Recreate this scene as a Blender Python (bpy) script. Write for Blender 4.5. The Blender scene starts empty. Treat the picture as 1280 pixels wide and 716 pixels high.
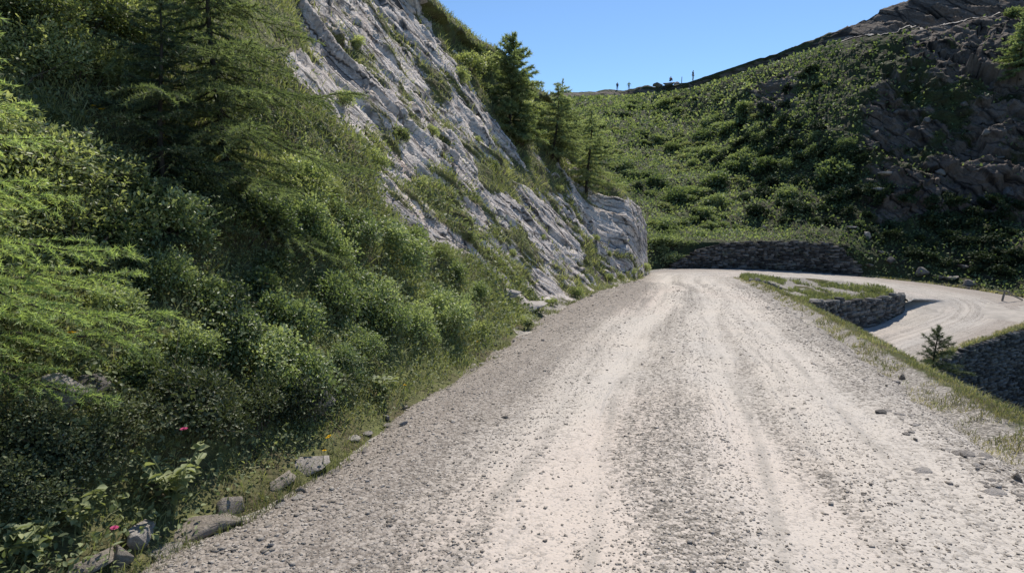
import bpy, math, random
import numpy as np
from mathutils import Vector, Matrix
from mathutils.bvhtree import BVHTree

SC = bpy.context.scene
COL = SC.collection
RNG = np.random.default_rng(11)
random.seed(11)

# ------------------------------------------------------------------ camera numbers
F = 700.0                       # focal length in reference pixels (1280 wide)
CAMZ = 1.8
PITCH = math.atan(96 / F)
CP, SP = math.cos(PITCH), math.sin(PITCH)
HEAD = math.radians(16.9)       # road heading, clockwise from +Y
SH, CH = math.sin(HEAD), math.cos(HEAD)
GRADE = -0.070
CAM = np.array([0, 0, CAMZ])

def ray(px, py):
    a, b = (px - 640) / F, (358 - py) / F
    return np.array([a, CP + SP * b, -SP + CP * b])

def at(px, py, Y):              # point on the line of sight at world depth Y
    d = ray(px, py)
    return CAM + d * (Y / d[1])

def project(P):                 # world -> reference pixel
    q = P - CAM
    dep = q[..., 1] * CP - q[..., 2] * SP
    up = q[..., 1] * SP + q[..., 2] * CP
    dep = np.where(np.abs(dep) < 1e-4, 1e-4, dep)
    return 640 + F * q[..., 0] / dep, 358 - F * up / dep, dep

def uv2xy(u, v):
    return SH * u + CH * v, CH * u - SH * v

def xy2uv(x, y):
    return SH * x + CH * y, CH * x - SH * y

# ------------------------------------------------------------------ noise
_perm = np.random.default_rng(5).permutation(256)
_perm = np.concatenate([_perm, _perm, _perm])
_g3 = np.random.default_rng(6).normal(size=(256, 3))
_g3 /= np.linalg.norm(_g3, axis=1, keepdims=True)

def perlin(x, y, z):
    x, y, z = np.broadcast_arrays(np.asarray(x, float), np.asarray(y, float), np.asarray(z, float))
    xi, yi, zi = np.floor(x).astype(int), np.floor(y).astype(int), np.floor(z).astype(int)
    xf, yf, zf = x - xi, y - yi, z - zi
    u, v, w = (t * t * t * (t * (t * 6 - 15) + 10) for t in (xf, yf, zf))
    def g(i, j, k):
        h = _perm[_perm[_perm[(xi + i) & 255] + ((yi + j) & 255)] + ((zi + k) & 255)]
        gr = _g3[h]
        return gr[..., 0] * (xf - i) + gr[..., 1] * (yf - j) + gr[..., 2] * (zf - k)
    def lerp(a, b, t): return a + t * (b - a)
    x1 = lerp(lerp(g(0, 0, 0), g(1, 0, 0), u), lerp(g(0, 1, 0), g(1, 1, 0), u), v)
    x2 = lerp(lerp(g(0, 0, 1), g(1, 0, 1), u), lerp(g(0, 1, 1), g(1, 1, 1), u), v)
    return lerp(x1, x2, w) * 1.5

def fbm(x, y, z, o=4, gain=.5, lac=2.03):
    s, a, f = 0, 1, 1
    for k in range(o):
        s = s + a * perlin(x * f + 17.3 * k, y * f - 9.1 * k, z * f + 3.7 * k)
        a *= gain; f *= lac
    return s

def ridged(x, y, z, o=4):
    s, a, f = 0, 1, 1
    for k in range(o):
        s = s + a * (1 - 2 * np.abs(perlin(x * f + 7.3 * k, y * f - 5.1 * k, z * f + 1.7 * k)))
        a *= .5; f *= 2.1
    return s * .55

def sstep(a, b, x):
    t = np.clip((x - a) / (b - a), 0, 1)
    return t * t * (3 - 2 * t)

def inpoly(px, py, poly):
    r = np.zeros(px.shape, bool)
    n = len(poly)
    for i in range(n):
        x1, y1 = poly[i]; x2, y2 = poly[(i + 1) % n]
        c = ((y1 > py) != (y2 > py)) & (px < (x2 - x1) * (py - y1) / (y2 - y1 + 1e-9) + x1)
        r ^= c
    return r

# ------------------------------------------------------------------ mesh building
def mesh(name, V, faces, mat=None, attrs=None, uv=None, smooth=False):
    """faces: list of int arrays (n,3) / (n,4)"""
    V = np.asarray(V, np.float32)
    me = bpy.data.meshes.new(name)
    me.vertices.add(len(V)); me.vertices.foreach_set('co', V.ravel())
    faces = [np.asarray(f, np.int32) for f in faces if len(f)]
    loops = np.concatenate([f.ravel() for f in faces])
    tot = np.concatenate([np.full(len(f), f.shape[1], np.int32) for f in faces])
    start = np.concatenate([[0], np.cumsum(tot)[:-1]]).astype(np.int32)
    me.loops.add(len(loops)); me.loops.foreach_set('vertex_index', loops)
    me.polygons.add(len(tot))
    me.polygons.foreach_set('loop_start', start)
    me.polygons.foreach_set('loop_total', tot)
    if smooth:
        me.polygons.foreach_set('use_smooth', np.ones(len(tot), bool))
    for k, a in (attrs or {}).items():
        at_ = me.attributes.new(k, 'FLOAT', 'POINT')
        at_.data.foreach_set('value', np.asarray(a, np.float32).ravel())
    if uv is not None:
        l = me.uv_layers.new(name='UVMap')
        l.data.foreach_set('uv', np.asarray(uv, np.float32)[loops].ravel())
    me.update(calc_edges=True)
    if mat is not None: me.materials.append(mat)
    return me

def obj(name, me, parent=None, loc=None, rot=None, scale=None):
    o = bpy.data.objects.new(name, me); COL.objects.link(o)
    if parent is not None: o.parent = parent
    if loc is not None: o.location = [float(t) for t in loc]
    if rot is not None: o.rotation_euler = rot
    if scale is not None: o.scale = (scale,) * 3 if np.isscalar(scale) else scale
    return o

def tag(o, label=None, cat=None, group=None, kind=None):
    if label: o['label'] = label
    if cat: o['category'] = cat
    if group: o['group'] = group
    if kind: o['kind'] = kind
    return o

def empty(name, loc=(0, 0, 0), rot=None, scale=None):
    o = obj(name, None, None, loc, rot, scale); o.empty_display_size = .2
    return o

def copy_tree(o, parent=None):
    c = o.copy(); COL.objects.link(c)
    if parent is not None: c.parent = parent
    for ch in list(o.children): copy_tree(ch, c)
    return c

def grid_faces(nu, nv):
    i = np.arange(nu * nv).reshape(nu, nv)
    return np.stack([i[:-1, :-1].ravel(), i[1:, :-1].ravel(), i[1:, 1:].ravel(), i[:-1, 1:].ravel()], 1)

def grid_normals(P):
    du = np.gradient(P, axis=0); dv = np.gradient(P, axis=1)
    n = np.cross(du, dv); n /= np.linalg.norm(n, axis=2, keepdims=True) + 1e-12
    return np.where(n[..., 2:3] < 0, -n, n)

class Bag:                       # collects verts/faces of many pieces into one mesh
    def __init__(s): s.v, s.f3, s.f4, s.t, s.n = [], [], [], [], 0
    def add(s, V, f3=None, f4=None, tint=0.5):
        V = np.asarray(V, float)
        if f3 is not None and len(f3): s.f3.append(np.asarray(f3) + s.n)
        if f4 is not None and len(f4): s.f4.append(np.asarray(f4) + s.n)
        s.t.append(np.broadcast_to(np.asarray(tint, float), (len(V),)))
        s.v.append(V); s.n += len(V)
    def mesh(s, name, mat, smooth=False):
        return mesh(name, np.concatenate(s.v), [np.concatenate(f) for f in (s.f3, s.f4) if f], mat,
                    {'tint': np.concatenate(s.t)}, smooth=smooth)

def tube(bag, pts, rad, sides=5, tint=.5):
    pts = np.asarray(pts, float); n = len(pts)
    t = np.gradient(pts, axis=0); t /= np.linalg.norm(t, axis=1, keepdims=True) + 1e-9
    ref = np.array([0, 0, 1.]) if abs(t[0][2]) < .8 else np.array([1., 0, 0])
    a = np.cross(t, ref); a /= np.linalg.norm(a, axis=1, keepdims=True) + 1e-9
    b = np.cross(t, a)
    ang = np.arange(sides) * 2 * np.pi / sides
    rad = np.broadcast_to(np.asarray(rad, float), (n,))
    V = pts[:, None] + rad[:, None, None] * (np.cos(ang)[None, :, None] * a[:, None] + np.sin(ang)[None, :, None] * b[:, None])
    i = np.arange(n * sides).reshape(n, sides)
    j = np.roll(i, -1, axis=1)
    f4 = np.stack([i[:-1].ravel(), j[:-1].ravel(), j[1:].ravel(), i[1:].ravel()], 1)
    bag.add(V.reshape(-1, 3), None, f4, tint)

def unit(a): return a / (np.linalg.norm(a, axis=-1, keepdims=True) + 1e-9)

def leaves(bag, C, axis, nrm, L, W, tint, fold=.12, curl=.1):
    """n leaf blades: six points, two folded quads each"""
    n = len(C)
    axis = unit(axis); side = unit(np.cross(axis, nrm)); up = np.cross(side, axis)
    L = np.broadcast_to(L, (n,))[:, None]; W = np.broadcast_to(W, (n,))[:, None]
    b = C; tip = C + axis * L - up * (curl * L)
    r1 = C + axis * L * .35 + side * W * .5 + up * W * fold; r2 = C + axis * L * .72 + side * W * .38 + up * W * fold
    l1 = C + axis * L * .35 - side * W * .5 + up * W * fold; l2 = C + axis * L * .72 - side * W * .38 + up * W * fold
    V = np.stack([b, r1, r2, tip, l2, l1], 1).reshape(-1, 3)
    k = np.arange(n)[:, None] * 6
    f4 = np.concatenate([k + np.array([0, 1, 2, 3]), k + np.array([0, 3, 4, 5])])
    bag.add(V, None, f4, np.repeat(np.broadcast_to(tint, (n,)), 6))

def needles(bag, C, axis, L, W, tint):
    n = len(C); axis = unit(axis)
    side = unit(np.cross(axis, RNG.normal(size=(n, 3))))
    L = np.broadcast_to(L, (n,))[:, None]; W = np.broadcast_to(W, (n,))[:, None]
    V = np.stack([C + side * W * .5, C - side * W * .5, C + axis * L], 1).reshape(-1, 3)
    f3 = np.arange(n)[:, None] * 3 + np.array([0, 1, 2])
    bag.add(V, f3, None, np.repeat(np.broadcast_to(tint, (n,)), 3))

# ------------------------------------------------------------------ materials
class NT:
    def __init__(s, name):
        s.m = bpy.data.materials.new(name); s.m.use_nodes = True
        s.t = s.m.node_tree; s.t.nodes.clear()
        s.out = s.t.nodes.new('ShaderNodeOutputMaterial')
    def n(s, typ, ins=None, **kw):
        nd = s.t.nodes.new('ShaderNode' + typ)
        for k, v in kw.items(): setattr(nd, k, v)
        for k, v in (ins or {}).items():
            if isinstance(v, bpy.types.NodeSocket): s.t.links.new(v, nd.inputs[k])
            else: nd.inputs[k].default_value = v
        return nd
    def attr(s, name): return s.n('Attribute', attribute_name=name).outputs['Fac']
    def noise(s, vec, scale, detail=5, rough=.55, dist=0.0):
        return s.n('TexNoise', {'Vector': vec, 'Scale': scale, 'Detail': detail, 'Roughness': rough, 'Distortion': dist}).outputs['Fac']
    def voro(s, vec, scale, feature='F1', out='Distance', rnd=1.0):
        return s.n('TexVoronoi', {'Vector': vec, 'Scale': scale, 'Randomness': rnd}, feature=feature).outputs[out]
    def ramp(s, fac, stops):
        r = s.n('ValToRGB', {'Fac': fac}); e = r.color_ramp.elements
        while len(e) < len(stops): e.new(.5)
        for i, (p, c) in enumerate(stops):
            e[i].position = p
            e[i].color = (c, c, c, 1) if np.isscalar(c) else (*c, 1)
        return r.outputs['Color']
    def mix(s, fac, a, b, blend='MIX'):
        m = s.n('Mix', data_type='RGBA', blend_type=blend)
        for sock, v in ((m.inputs[0], fac), (m.inputs[6], a), (m.inputs[7], b)):
            if isinstance(v, bpy.types.NodeSocket): s.t.links.new(v, sock)
            elif np.isscalar(v): sock.default_value = v if sock == m.inputs[0] else (v, v, v, 1)
            else: sock.default_value = (*v, 1)
        return m.outputs[2]
    def math(s, op, a, b=0.0, clamp=False):
        m = s.n('Math', {0: a, 1: b}, operation=op); m.use_clamp = clamp
        return m.outputs[0]
    def mapr(s, v, a, b, c=0.0, d=1.0):
        return s.n('MapRange', {'Value': v, 'From Min': a, 'From Max': b, 'To Min': c, 'To Max': d}).outputs[0]
    def bump(s, h, strength, dist, normal=None):
        ins = {'Height': h, 'Strength': strength, 'Distance': dist}
        if normal is not None: ins['Normal'] = normal
        return s.n('Bump', ins).outputs[0]
    def scale3(s, vec, x, y, z):
        return s.n('Mapping', {'Vector': vec, 'Scale': (x, y, z)}).outputs[0]
    def done(s, col, rough=.9, normal=None, spec=.25, trans=0.0, transcol=None):
        ins = {'Base Color': col, 'Roughness': rough, 'Specular IOR Level': spec}
        if not isinstance(col, bpy.types.NodeSocket): ins['Base Color'] = (*col, 1)
        if normal is not None: ins['Normal'] = normal
        p = s.n('BsdfPrincipled', ins).outputs[0]
        if trans > 0:
            tr = s.n('BsdfTranslucent', {'Color': transcol if transcol is not None else ins['Base Color']}).outputs[0]
            p = s.n('MixShader', {0: trans, 1: p, 2: tr}).outputs[0]
        s.t.links.new(p, s.out.inputs[0])
        return s.m

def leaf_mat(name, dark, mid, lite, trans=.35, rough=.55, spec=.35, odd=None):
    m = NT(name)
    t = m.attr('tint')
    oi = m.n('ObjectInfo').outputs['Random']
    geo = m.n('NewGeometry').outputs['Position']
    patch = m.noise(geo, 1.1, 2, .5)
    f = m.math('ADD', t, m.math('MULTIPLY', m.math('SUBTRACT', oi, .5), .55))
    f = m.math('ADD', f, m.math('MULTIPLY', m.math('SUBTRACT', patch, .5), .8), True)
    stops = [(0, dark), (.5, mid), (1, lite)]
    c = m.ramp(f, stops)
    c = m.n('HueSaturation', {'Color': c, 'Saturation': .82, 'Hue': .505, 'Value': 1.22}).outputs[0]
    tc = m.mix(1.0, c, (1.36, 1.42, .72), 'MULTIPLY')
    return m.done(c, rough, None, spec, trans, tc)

def bark_mat(name, a, b, sc=14):
    m = NT(name); v = m.n('TexCoord').outputs['Object']
    n = m.noise(m.scale3(v, 1, 1, .3), sc, 5, .65)
    return m.done(m.ramp(n, [(.3, a), (.7, b)]), .95, m.bump(n, .6, .02), .1)
# ------------------------------------------------------------------ ground materials
def make_rock_slope_mat(name, rock_lo, rock_hi, soil, grassy, scale=1.0, tint=(1, 1, 1)):
    """attribute rock: 1 bare rock .. 0 turf; UV = (along strata, across strata) in metres"""
    m = NT(name)
    uvv = m.n('TexCoord').outputs['UV']
    pos = m.n('NewGeometry').outputs['Position']
    st = m.scale3(uvv, .22, 1.0, 1)                         # stretched along the strata
    n1 = m.noise(st, 1.3 * scale, 5, .68, .5)
    n2 = m.noise(st, 6.5 * scale, 4, .7)
    n3 = m.noise(pos, 11 * scale, 3, .65)
    big = m.noise(pos, .35 * scale, 3, .5)
    val = m.math('ADD', m.math('MULTIPLY', n1, .45), m.math('ADD', m.math('MULTIPLY', n2, .35), m.math('MULTIPLY', n3, .2)))
    rock = m.ramp(val, [(.32, tuple(.35 * c for c in rock_lo)), (.42, rock_lo), (.53, tuple((a + b) / 2 for a, b in zip(rock_lo, rock_hi))), (.66, rock_hi)])
    # rusty and lilac stains
    rock = m.mix(m.mapr(m.noise(pos, .9 * scale, 4, .6), .56, .75, 0, .45), rock, tuple(a * b for a, b in zip(rock_hi, (.70, .55, .47))))
    rock = m.mix(m.mapr(big, .45, .65, 0, .5), rock, tuple(.62 * c for c in rock_hi))
    # thin joints: stretched cells along the strata and irregular cross breaks
    wv = m.n('Mix', {0: .12, 4: uvv, 5: m.n('TexNoise', {'Vector': uvv, 'Scale': 2.0, 'Detail': 3}).outputs['Color']}, data_type='VECTOR').outputs[1]
    e1 = m.voro(m.scale3(wv, .33, 1.6, 1), 1.5 * scale, 'DISTANCE_TO_EDGE')
    e2 = m.voro(m.scale3(wv, .5, 2.2, 1), 4.5 * scale, 'DISTANCE_TO_EDGE')
    crack = m.math('MINIMUM', m.mapr(e1, .004, .07, 0, 1), m.mapr(e2, 0, .06, .6, 1))
    brk = m.mapr(n1, .45, .75, .0, 1)                       # joints fade in places
    crack = m.math('MAXIMUM', crack, brk)
    rock = m.mix(crack, tuple(.16 * c for c in rock_lo), rock)
    # turf: base soil with dry and green patches
    tn = m.noise(pos, 1.6 * scale, 6, .7)
    tf = m.noise(pos, 14 * scale, 4, .7)
    turf = m.mix(m.mapr(tn, .38, .62), soil, grassy)
    turf = m.mix(m.mapr(tf, .35, .65, .0, .75), turf, tuple(.35 * c for c in grassy))
    r = m.attr('rock')
    mask = m.mapr(m.math('ADD', r, m.math('MULTIPLY', m.math('SUBTRACT', n2, .5), .9)), .42, .56)
    col = m.mix(mask, turf, rock)
    col = m.mix(1.0, col, tint, 'MULTIPLY')
    h = m.math('ADD', m.math('MULTIPLY', val, 1.0), m.math('MULTIPLY', crack, .12))
    return m.done(col, .88, m.bump(h, .9, .16 / scale), .2)

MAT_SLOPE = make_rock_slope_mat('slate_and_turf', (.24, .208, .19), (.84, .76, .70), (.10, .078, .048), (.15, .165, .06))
MAT_HILL = make_rock_slope_mat('mountain_side', (.05, .040, .034), (.225, .185, .158), (.045, .036, .024), (.06, .078, .03), .38)  # rock and soil colours lowered to paint in the cliff's shade

def make_road_mat():
    m = NT('crushed_limestone_road')
    uvv = m.n('TexCoord').outputs['UV']
    pos = m.n('NewGeometry').outputs['Position']
    sep = m.n('SeparateXYZ', {0: uvv}); u, v = sep.outputs[0], sep.outputs[1]
    wob = m.n('CombineXYZ', {0: m.math('MULTIPLY', u, .16), 1: m.math('MULTIPLY', v, .55)}).outputs[0]
    w1 = m.math('MULTIPLY', m.math('SUBTRACT', m.noise(wob, 1.0, 4, .6), .5), 1.4)
    st = m.n('CombineXYZ', {0: m.math('MULTIPLY', u, .07), 1: m.math('MULTIPLY', v, 2.4)}).outputs[0]
    streak = m.noise(st, 1.6, 6, .65)
    mea = m.math('MULTIPLY', m.math('SINE', m.math('MULTIPLY', m.math('SUBTRACT', u, 18.0), .24)), .38)
    mea = m.math('ADD', mea, m.math('MULTIPLY', m.math('SINE', m.math('MULTIPLY', u, .71)), .10))
    vv = m.math('ADD', m.math('ADD', v, w1), mea)
    # loose gravel (0) to packed dusty wheel lanes (1) across the road, v in metres from the centre line
    vn = m.mapr(vv, -4.2, 4.2)
    def p(x): return (x + 4.2) / 8.4
    lane = m.ramp(vn, [(p(-3.2), .18), (p(-1.9), .24), (p(-1.3), .72), (p(-.45), .95), (p(-.2), .46), (p(.15), .42),
                       (p(.45), .8), (p(.95), .95), (p(1.2), .55), (p(1.5), .85), (p(2.2), .75), (p(2.7), .4), (p(3.4), .2)])
    pat = m.noise(pos, .8, 4, .65)
    lane = m.mix(m.mapr(u, 44, 60), lane, .58)
    lane = m.math('ADD', lane, m.math('MULTIPLY', m.math('SUBTRACT', streak, .5), 1.5))
    lane = m.math('ADD', lane, m.math('MULTIPLY', m.math('SUBTRACT', pat, .5), .9), True)
    # stones seen in the surface
    c1 = m.n('TexVoronoi', {'Vector': pos, 'Scale': 34.0}); c2 = m.n('TexVoronoi', {'Vector': pos, 'Scale': 75.0})
    g1 = m.n('SeparateColor', {0: c1.outputs['Color']}).outputs[0]
    g2 = m.n('SeparateColor', {0: c2.outputs['Color']}).outputs[1]
    stone = m.math('ADD', m.math('MULTIPLY', g1, .55), m.math('MULTIPLY', g2, .45))
    grav = m.ramp(stone, [(.05, (.22, .197, .172)), (.35, (.36, .325, .288)), (.6, (.455, .415, .37)), (.95, (.60, .555, .505))])
    gap = m.mapr(m.math('MINIMUM', m.mapr(c1.outputs['Distance'], .35, .75, 1, .35), m.mapr(c2.outputs['Distance'], .4, .8, 1, .55)), 0, 1)
    grav = m.mix(1.0, grav, m.n('CombineColor', {0: gap, 1: gap, 2: gap}).outputs[0], 'MULTIPLY')
    fine = m.noise(pos, 60, 4, .7)
    warm = m.noise(pos, .5, 4, .6)
    dust = m.mix(m.mapr(warm, .35, .65), (.49, .45, .405), (.53, .475, .415))
    pink = m.mapr(m.noise(wob, .55, 2, .5), .52, .66, 0, .55)
    dust = m.mix(pink, dust, (.585, .49, .425))
    dust = m.mix(m.mapr(fine, .35, .7, .5, 0), dust, (.40, .37, .34))
    speck = m.mapr(g2, .86, .9, 0, .8)
    dust = m.mix(m.math('MULTIPLY', speck, m.mapr(pat, .4, .6, .2, 1)), dust, (.2, .19, .18))
    mk = m.mapr(m.math('ADD', lane, m.math('MULTIPLY', m.math('SUBTRACT', g1, .5), .6)), .2, .78)
    col = m.mix(mk, grav, dust)
    # single tyre tracks wandering along the lanes
    trk = None
    for k, (v0, amp, fr, wd) in enumerate([(-1.25, 1.3, .09, .07), (-.62, .9, .13, .05), (.62, 1.0, .11, .06), (1.0, 1.4, .08, .05), (1.75, 1.2, .1, .06)]):
        wn = m.n('TexNoise', {'Vector': m.n('CombineXYZ', {0: m.math('MULTIPLY', u, fr), 1: 7.7 * k + .5}).outputs[0], 'Scale': 1.0, 'Detail': 1.5}).outputs['Fac']
        dv = m.math('ABSOLUTE', m.math('SUBTRACT', m.math('SUBTRACT', v, v0), m.math('MULTIPLY', m.math('SUBTRACT', wn, .5), amp * 1.6)))
        ln = m.mapr(dv, wd * .35, wd * 1.3, 1, 0)
        trk = ln if trk is None else m.math('MAXIMUM', trk, ln)
    trk = m.math('MULTIPLY', trk, m.mapr(m.noise(pos, .9, 3), .38, .6))
    col = m.mix(m.math('MULTIPLY', trk, .62), col, (.31, .285, .255))
    # the inner quarter of the road lies darker and browner
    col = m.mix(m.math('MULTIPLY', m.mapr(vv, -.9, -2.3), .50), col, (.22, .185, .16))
    # thin dark tyre lines
    tl = m.noise(m.n('CombineXYZ', {0: m.math('MULTIPLY', u, .03), 1: vv}).outputs[0], 9, 2, .5)
    col = m.mix(m.math('MULTIPLY', m.mapr(tl, .62, .70, 0, .45), mk), col, (.30, .285, .27))
    hg = m.math('ADD', m.math('MULTIPLY', m.mapr(c1.outputs['Distance'], 0, .8, 1, 0), 1.0), m.math('MULTIPLY', m.mapr(c2.outputs['Distance'], 0, .8, 1, 0), .5))
    h = m.math('ADD', m.math('MULTIPLY', hg, m.mapr(mk, 0, 1, 1, .22)), m.math('MULTIPLY', fine, .35))
    return m.done(col, .93, m.bump(h, .85, .014), .15)
MAT_ROAD = make_road_mat()

def make_earth_mat():
    m = NT('stony_earth')
    pos = m.n('NewGeometry').outputs['Position']
    a = m.noise(pos, 1.1, 6, .65); b = m.noise(pos, 9, 5, .7)
    c = m.n('TexVoronoi', {'Vector': pos, 'Scale': 38.0})
    g = m.n('SeparateColor', {0: c.outputs['Color']}).outputs[0]
    stone = m.ramp(g, [(.0, (.16, .145, .128)), (.6, (.31, .285, .255)), (1., (.46, .425, .385))])
    earth = m.mix(m.mapr(a, .4, .6), (.11, .09, .055), (.075, .085, .03))
    gr = m.attr('rock')
    col = m.mix(m.mapr(m.math('ADD', gr, m.math('MULTIPLY', m.math('SUBTRACT', b, .5), .8)), .4, .6), earth, stone)
    ds = m.mapr(m.math('ADD', m.attr('dust'), m.math('MULTIPLY', m.math('SUBTRACT', b, .5), .7)), .35, .65)
    col = m.mix(ds, col, m.mix(m.mapr(a, .4, .6), (.40, .365, .325), (.50, .455, .405)))
    h = m.math('ADD', m.mapr(c.outputs['Distance'], 0, .7, 1, 0), b)
    return m.done(col, .95, m.bump(h, .8, .03), .15)
MAT_EARTH = make_earth_mat()

def make_stone_mat(name, lo, hi, sc=5.0, lichen=None):
    m = NT(name)
    v = m.n('TexCoord').outputs['Object']; t = m.attr('tint'); oi = m.n('ObjectInfo').outputs['Random']
    n = m.noise(v, sc, 7, .68, .4); n2 = m.noise(m.scale3(v, 1, 1, 4), sc * 2.2, 5, .65)
    f = m.math('ADD', m.math('MULTIPLY', n, .5), m.math('MULTIPLY', n2, .3))
    f = m.math('ADD', f, m.math('MULTIPLY', m.math('SUBTRACT', t, .3), .42))
    f = m.math('ADD', f, m.math('MULTIPLY', m.math('SUBTRACT', oi, .5), .16))
    c = m.ramp(f, [(.18, tuple(.5 * q for q in lo)), (.38, lo), (.72, hi)])
    if lichen:
        c = m.mix(m.mapr(m.noise(v, sc * .6, 5, .7), .56, .68, 0, .6), c, lichen)
    return m.done(c, .9, m.bump(m.math('ADD', n, n2), .7, .05), .2)
MAT_WALL = make_stone_mat('dry_stone', (.05, .048, .047), (.19, .18, .172), 3.0, (.19, .2, .15))
MAT_ROCK = make_stone_mat('grey_slate_rock', (.205, .185, .17), (.54, .50, .46), 3.0, (.38, .33, .27))
MAT_ROCKW = make_stone_mat('warm_schist_rock', (.2, .175, .15), (.47, .41, .345), 3.0, (.25, .24, .2))
MAT_DARKROCK = make_stone_mat('dark_cliff_rock', (.09, .082, .076), (.30, .28, .26), 1.2, (.2, .19, .15))
MAT_GRAVEL = make_stone_mat('crushed_gravel', (.36, .322, .283), (.70, .635, .57), 20.0)

M_ALDER = leaf_mat('alder_leaf', (.05, .074, .028), (.14, .19, .07), (.31, .355, .165), .42, .42, .5)
M_ALDER2 = leaf_mat('willow_leaf', (.09, .115, .04), (.23, .265, .095), (.42, .44, .21), .45, .45, .45)
M_HILLSHRUB = leaf_mat('hill_alder_leaf', (.055, .085, .034), (.13, .17, .066), (.24, .28, .125), .40, .6, .3)  # leaf colour paled to stand in for haze over the far slope
M_HERB = leaf_mat('herb_leaf', (.07, .09, .034), (.17, .20, .074), (.31, .33, .15), .35, .55, .3)
M_GRASS = leaf_mat('alpine_grass', (.10, .115, .038), (.22, .235, .085), (.40, .39, .18), .35, .6, .25)
M_DRYGRASS = leaf_mat('dry_verge_grass', (.12, .11, .05), (.27, .235, .12), (.46, .39, .24), .3, .65, .25)
M_LARCH = leaf_mat('larch_needle', (.085, .115, .048), (.185, .23, .098), (.30, .34, .155), .46, .55, .3)
M_SPRUCE = leaf_mat('spruce_needle', (.022, .04, .018), (.05, .08, .032), (.10, .135, .055), .12, .55, .3)
M_BARK = bark_mat('conifer_bark', (.03, .025, .02), (.085, .072, .06))
M_TWIG = bark_mat('shrub_stem', (.05, .04, .03), (.14, .12, .09))
# ------------------------------------------------------------------ road path
def crom(P, step):
    P = np.asarray(P, float); out = []
    for i in range(len(P) - 1):
        p0 = P[max(i - 1, 0)]; p1 = P[i]; p2 = P[i + 1]; p3 = P[min(i + 2, len(P) - 1)]
        n = max(2, int(np.linalg.norm(p2[:2] - p1[:2]) / step))
        t = np.arange(n)[:, None] / n
        out.append(.5 * (2 * p1 + (p2 - p0) * t + (2 * p0 - 5 * p1 + 4 * p2 - p3) * t ** 2 + (3 * p1 - p0 - 3 * p2 + p3) * t ** 3))
    out.append(P[-1:]); return np.concatenate(out)

def up_(u, hl, hr, v=.08):
    x, y = uv2xy(u, v); return [x, y, GRADE * u, hl, hr, .55]
#        x, y, z, half width left(outer), right(inner), bank slope beyond the verge
PATH = [up_(-14, 2.75, 2.75), up_(-6, 2.75, 2.75), up_(0, 2.75, 2.72), up_(6, 2.8, 2.75), up_(12, 3.25, 3.0), up_(18, 3.5, 3.3), up_(25, 3.3, 3.5), up_(31, 2.75, 3.6), up_(36, 2.4, 3.5),
        [12.9, 40.5, -2.90, 2.7, 3.2, .2], [16, 44.3, -3.2, 3.6, 3.0, .15], [21, 46.4, -3.45, 3.5, 3.0, .12],
        [26.5, 46.1, -3.8, 3.8, 2.8, .12], [31, 43.8, -4.3, 4.6, 3.4, .1], [33, 40.3, -4.8, 5.2, 4.6, .1],
        [31, 37.2, -5.3, 3.2, 4.0, .2], [27, 34.7, -5.75, 2.5, 3.3, .3], [22, 32, -6.25, 2.5, 3.2, .4], [18.6, 28.5, -6.8, 2.1, 2.5, .5],
        [17.3, 24, -7.3, 2.0, 2.0, .8], [16.5, 18, -7.9, 2, 2, .8], [15.5, 10, -8.7, 2, 2, .8], [14, 0, -9.6, 2, 2, .8], [12, -12, -10.5, 2, 2, .8]]
RP = crom(PATH, .3)
RT = np.gradient(RP[:, :2], axis=0); RT /= np.linalg.norm(RT, axis=1, keepdims=True)
RS = np.concatenate([[0], np.cumsum(np.linalg.norm(np.diff(RP[:, :2], axis=0), axis=1))])

K_LOW0 = int(np.argmin(np.hypot(RP[:, 0] - 28, RP[:, 1] - 45.5))); K_LOW1 = int(np.argmin(np.hypot(RP[:, 0] - 17, RP[:, 1] - 22)))

def road_query(x, y):
    """distance beyond the road edge (negative inside), road height there, fill surface"""
    x = np.asarray(x, float).ravel(); y = np.asarray(y, float).ravel()
    D = np.empty(len(x)); Z = np.empty(len(x)); E = np.empty(len(x)); road_query.low = np.zeros(len(x), bool)
    for a in range(0, len(x), 20000):
        dx = x[a:a + 20000, None] - RP[None, :, 0]; dy = y[a:a + 20000, None] - RP[None, :, 1]
        dist = np.sqrt(dx * dx + dy * dy)
        side = dx * RT[None, :, 1] - dy * RT[None, :, 0]          # >0 right of travel
        w = sstep(-.8, .8, side)
        hw = RP[None, :, 3] * (1 - w) + RP[None, :, 4] * w
        e = dist - hw
        k = np.argmin(e, axis=1); r = np.arange(len(k))
        road_query.low[a:a + 20000] = (k >= K_LOW0) & (k <= K_LOW1) & (side[r, k] < 0)
        D[a:a + 20000] = e[r, k]; Z[a:a + 20000] = RP[k, 2]
        zz = RP[None, :, 2] - RP[None, :, 5] * np.maximum(0, e - .9) - .03 * np.maximum(0, e) - 1.2 * np.maximum(0, e - 3.2) * (RP[None, :, 5] > .25)
        E[a:a + 20000] = zz.max(axis=1)
    return D, Z, E

def valley(x, y):
    return -10.2 - .22 * ((x - 22) * .45 - (y - 31) * .89) + .5 * fbm(x * .15, y * .15, 3.1, 3)

def ground_z(x, y):
    D, Z, E = road_query(x, y)
    x = np.ravel(x); y = np.ravel(y)
    n = fbm(x * .45, y * .45, 1.7, 4) * .16 + fbm(x * 2.1, y * 2.1, 4.7, 3) * .035
    H = np.maximum(E, valley(x, y)) + n * sstep(.1, 2.5, D)
    # outer side of the lower leg drops at its retaining wall
    low = road_query.low & (D > .3)
    H = np.where(low, np.minimum(H, valley(x, y) + n), H)
    w = 1 - sstep(.15, .5, D)
    return H * (1 - w) + (Z - .035 + .02 * n) * w, D

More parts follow.
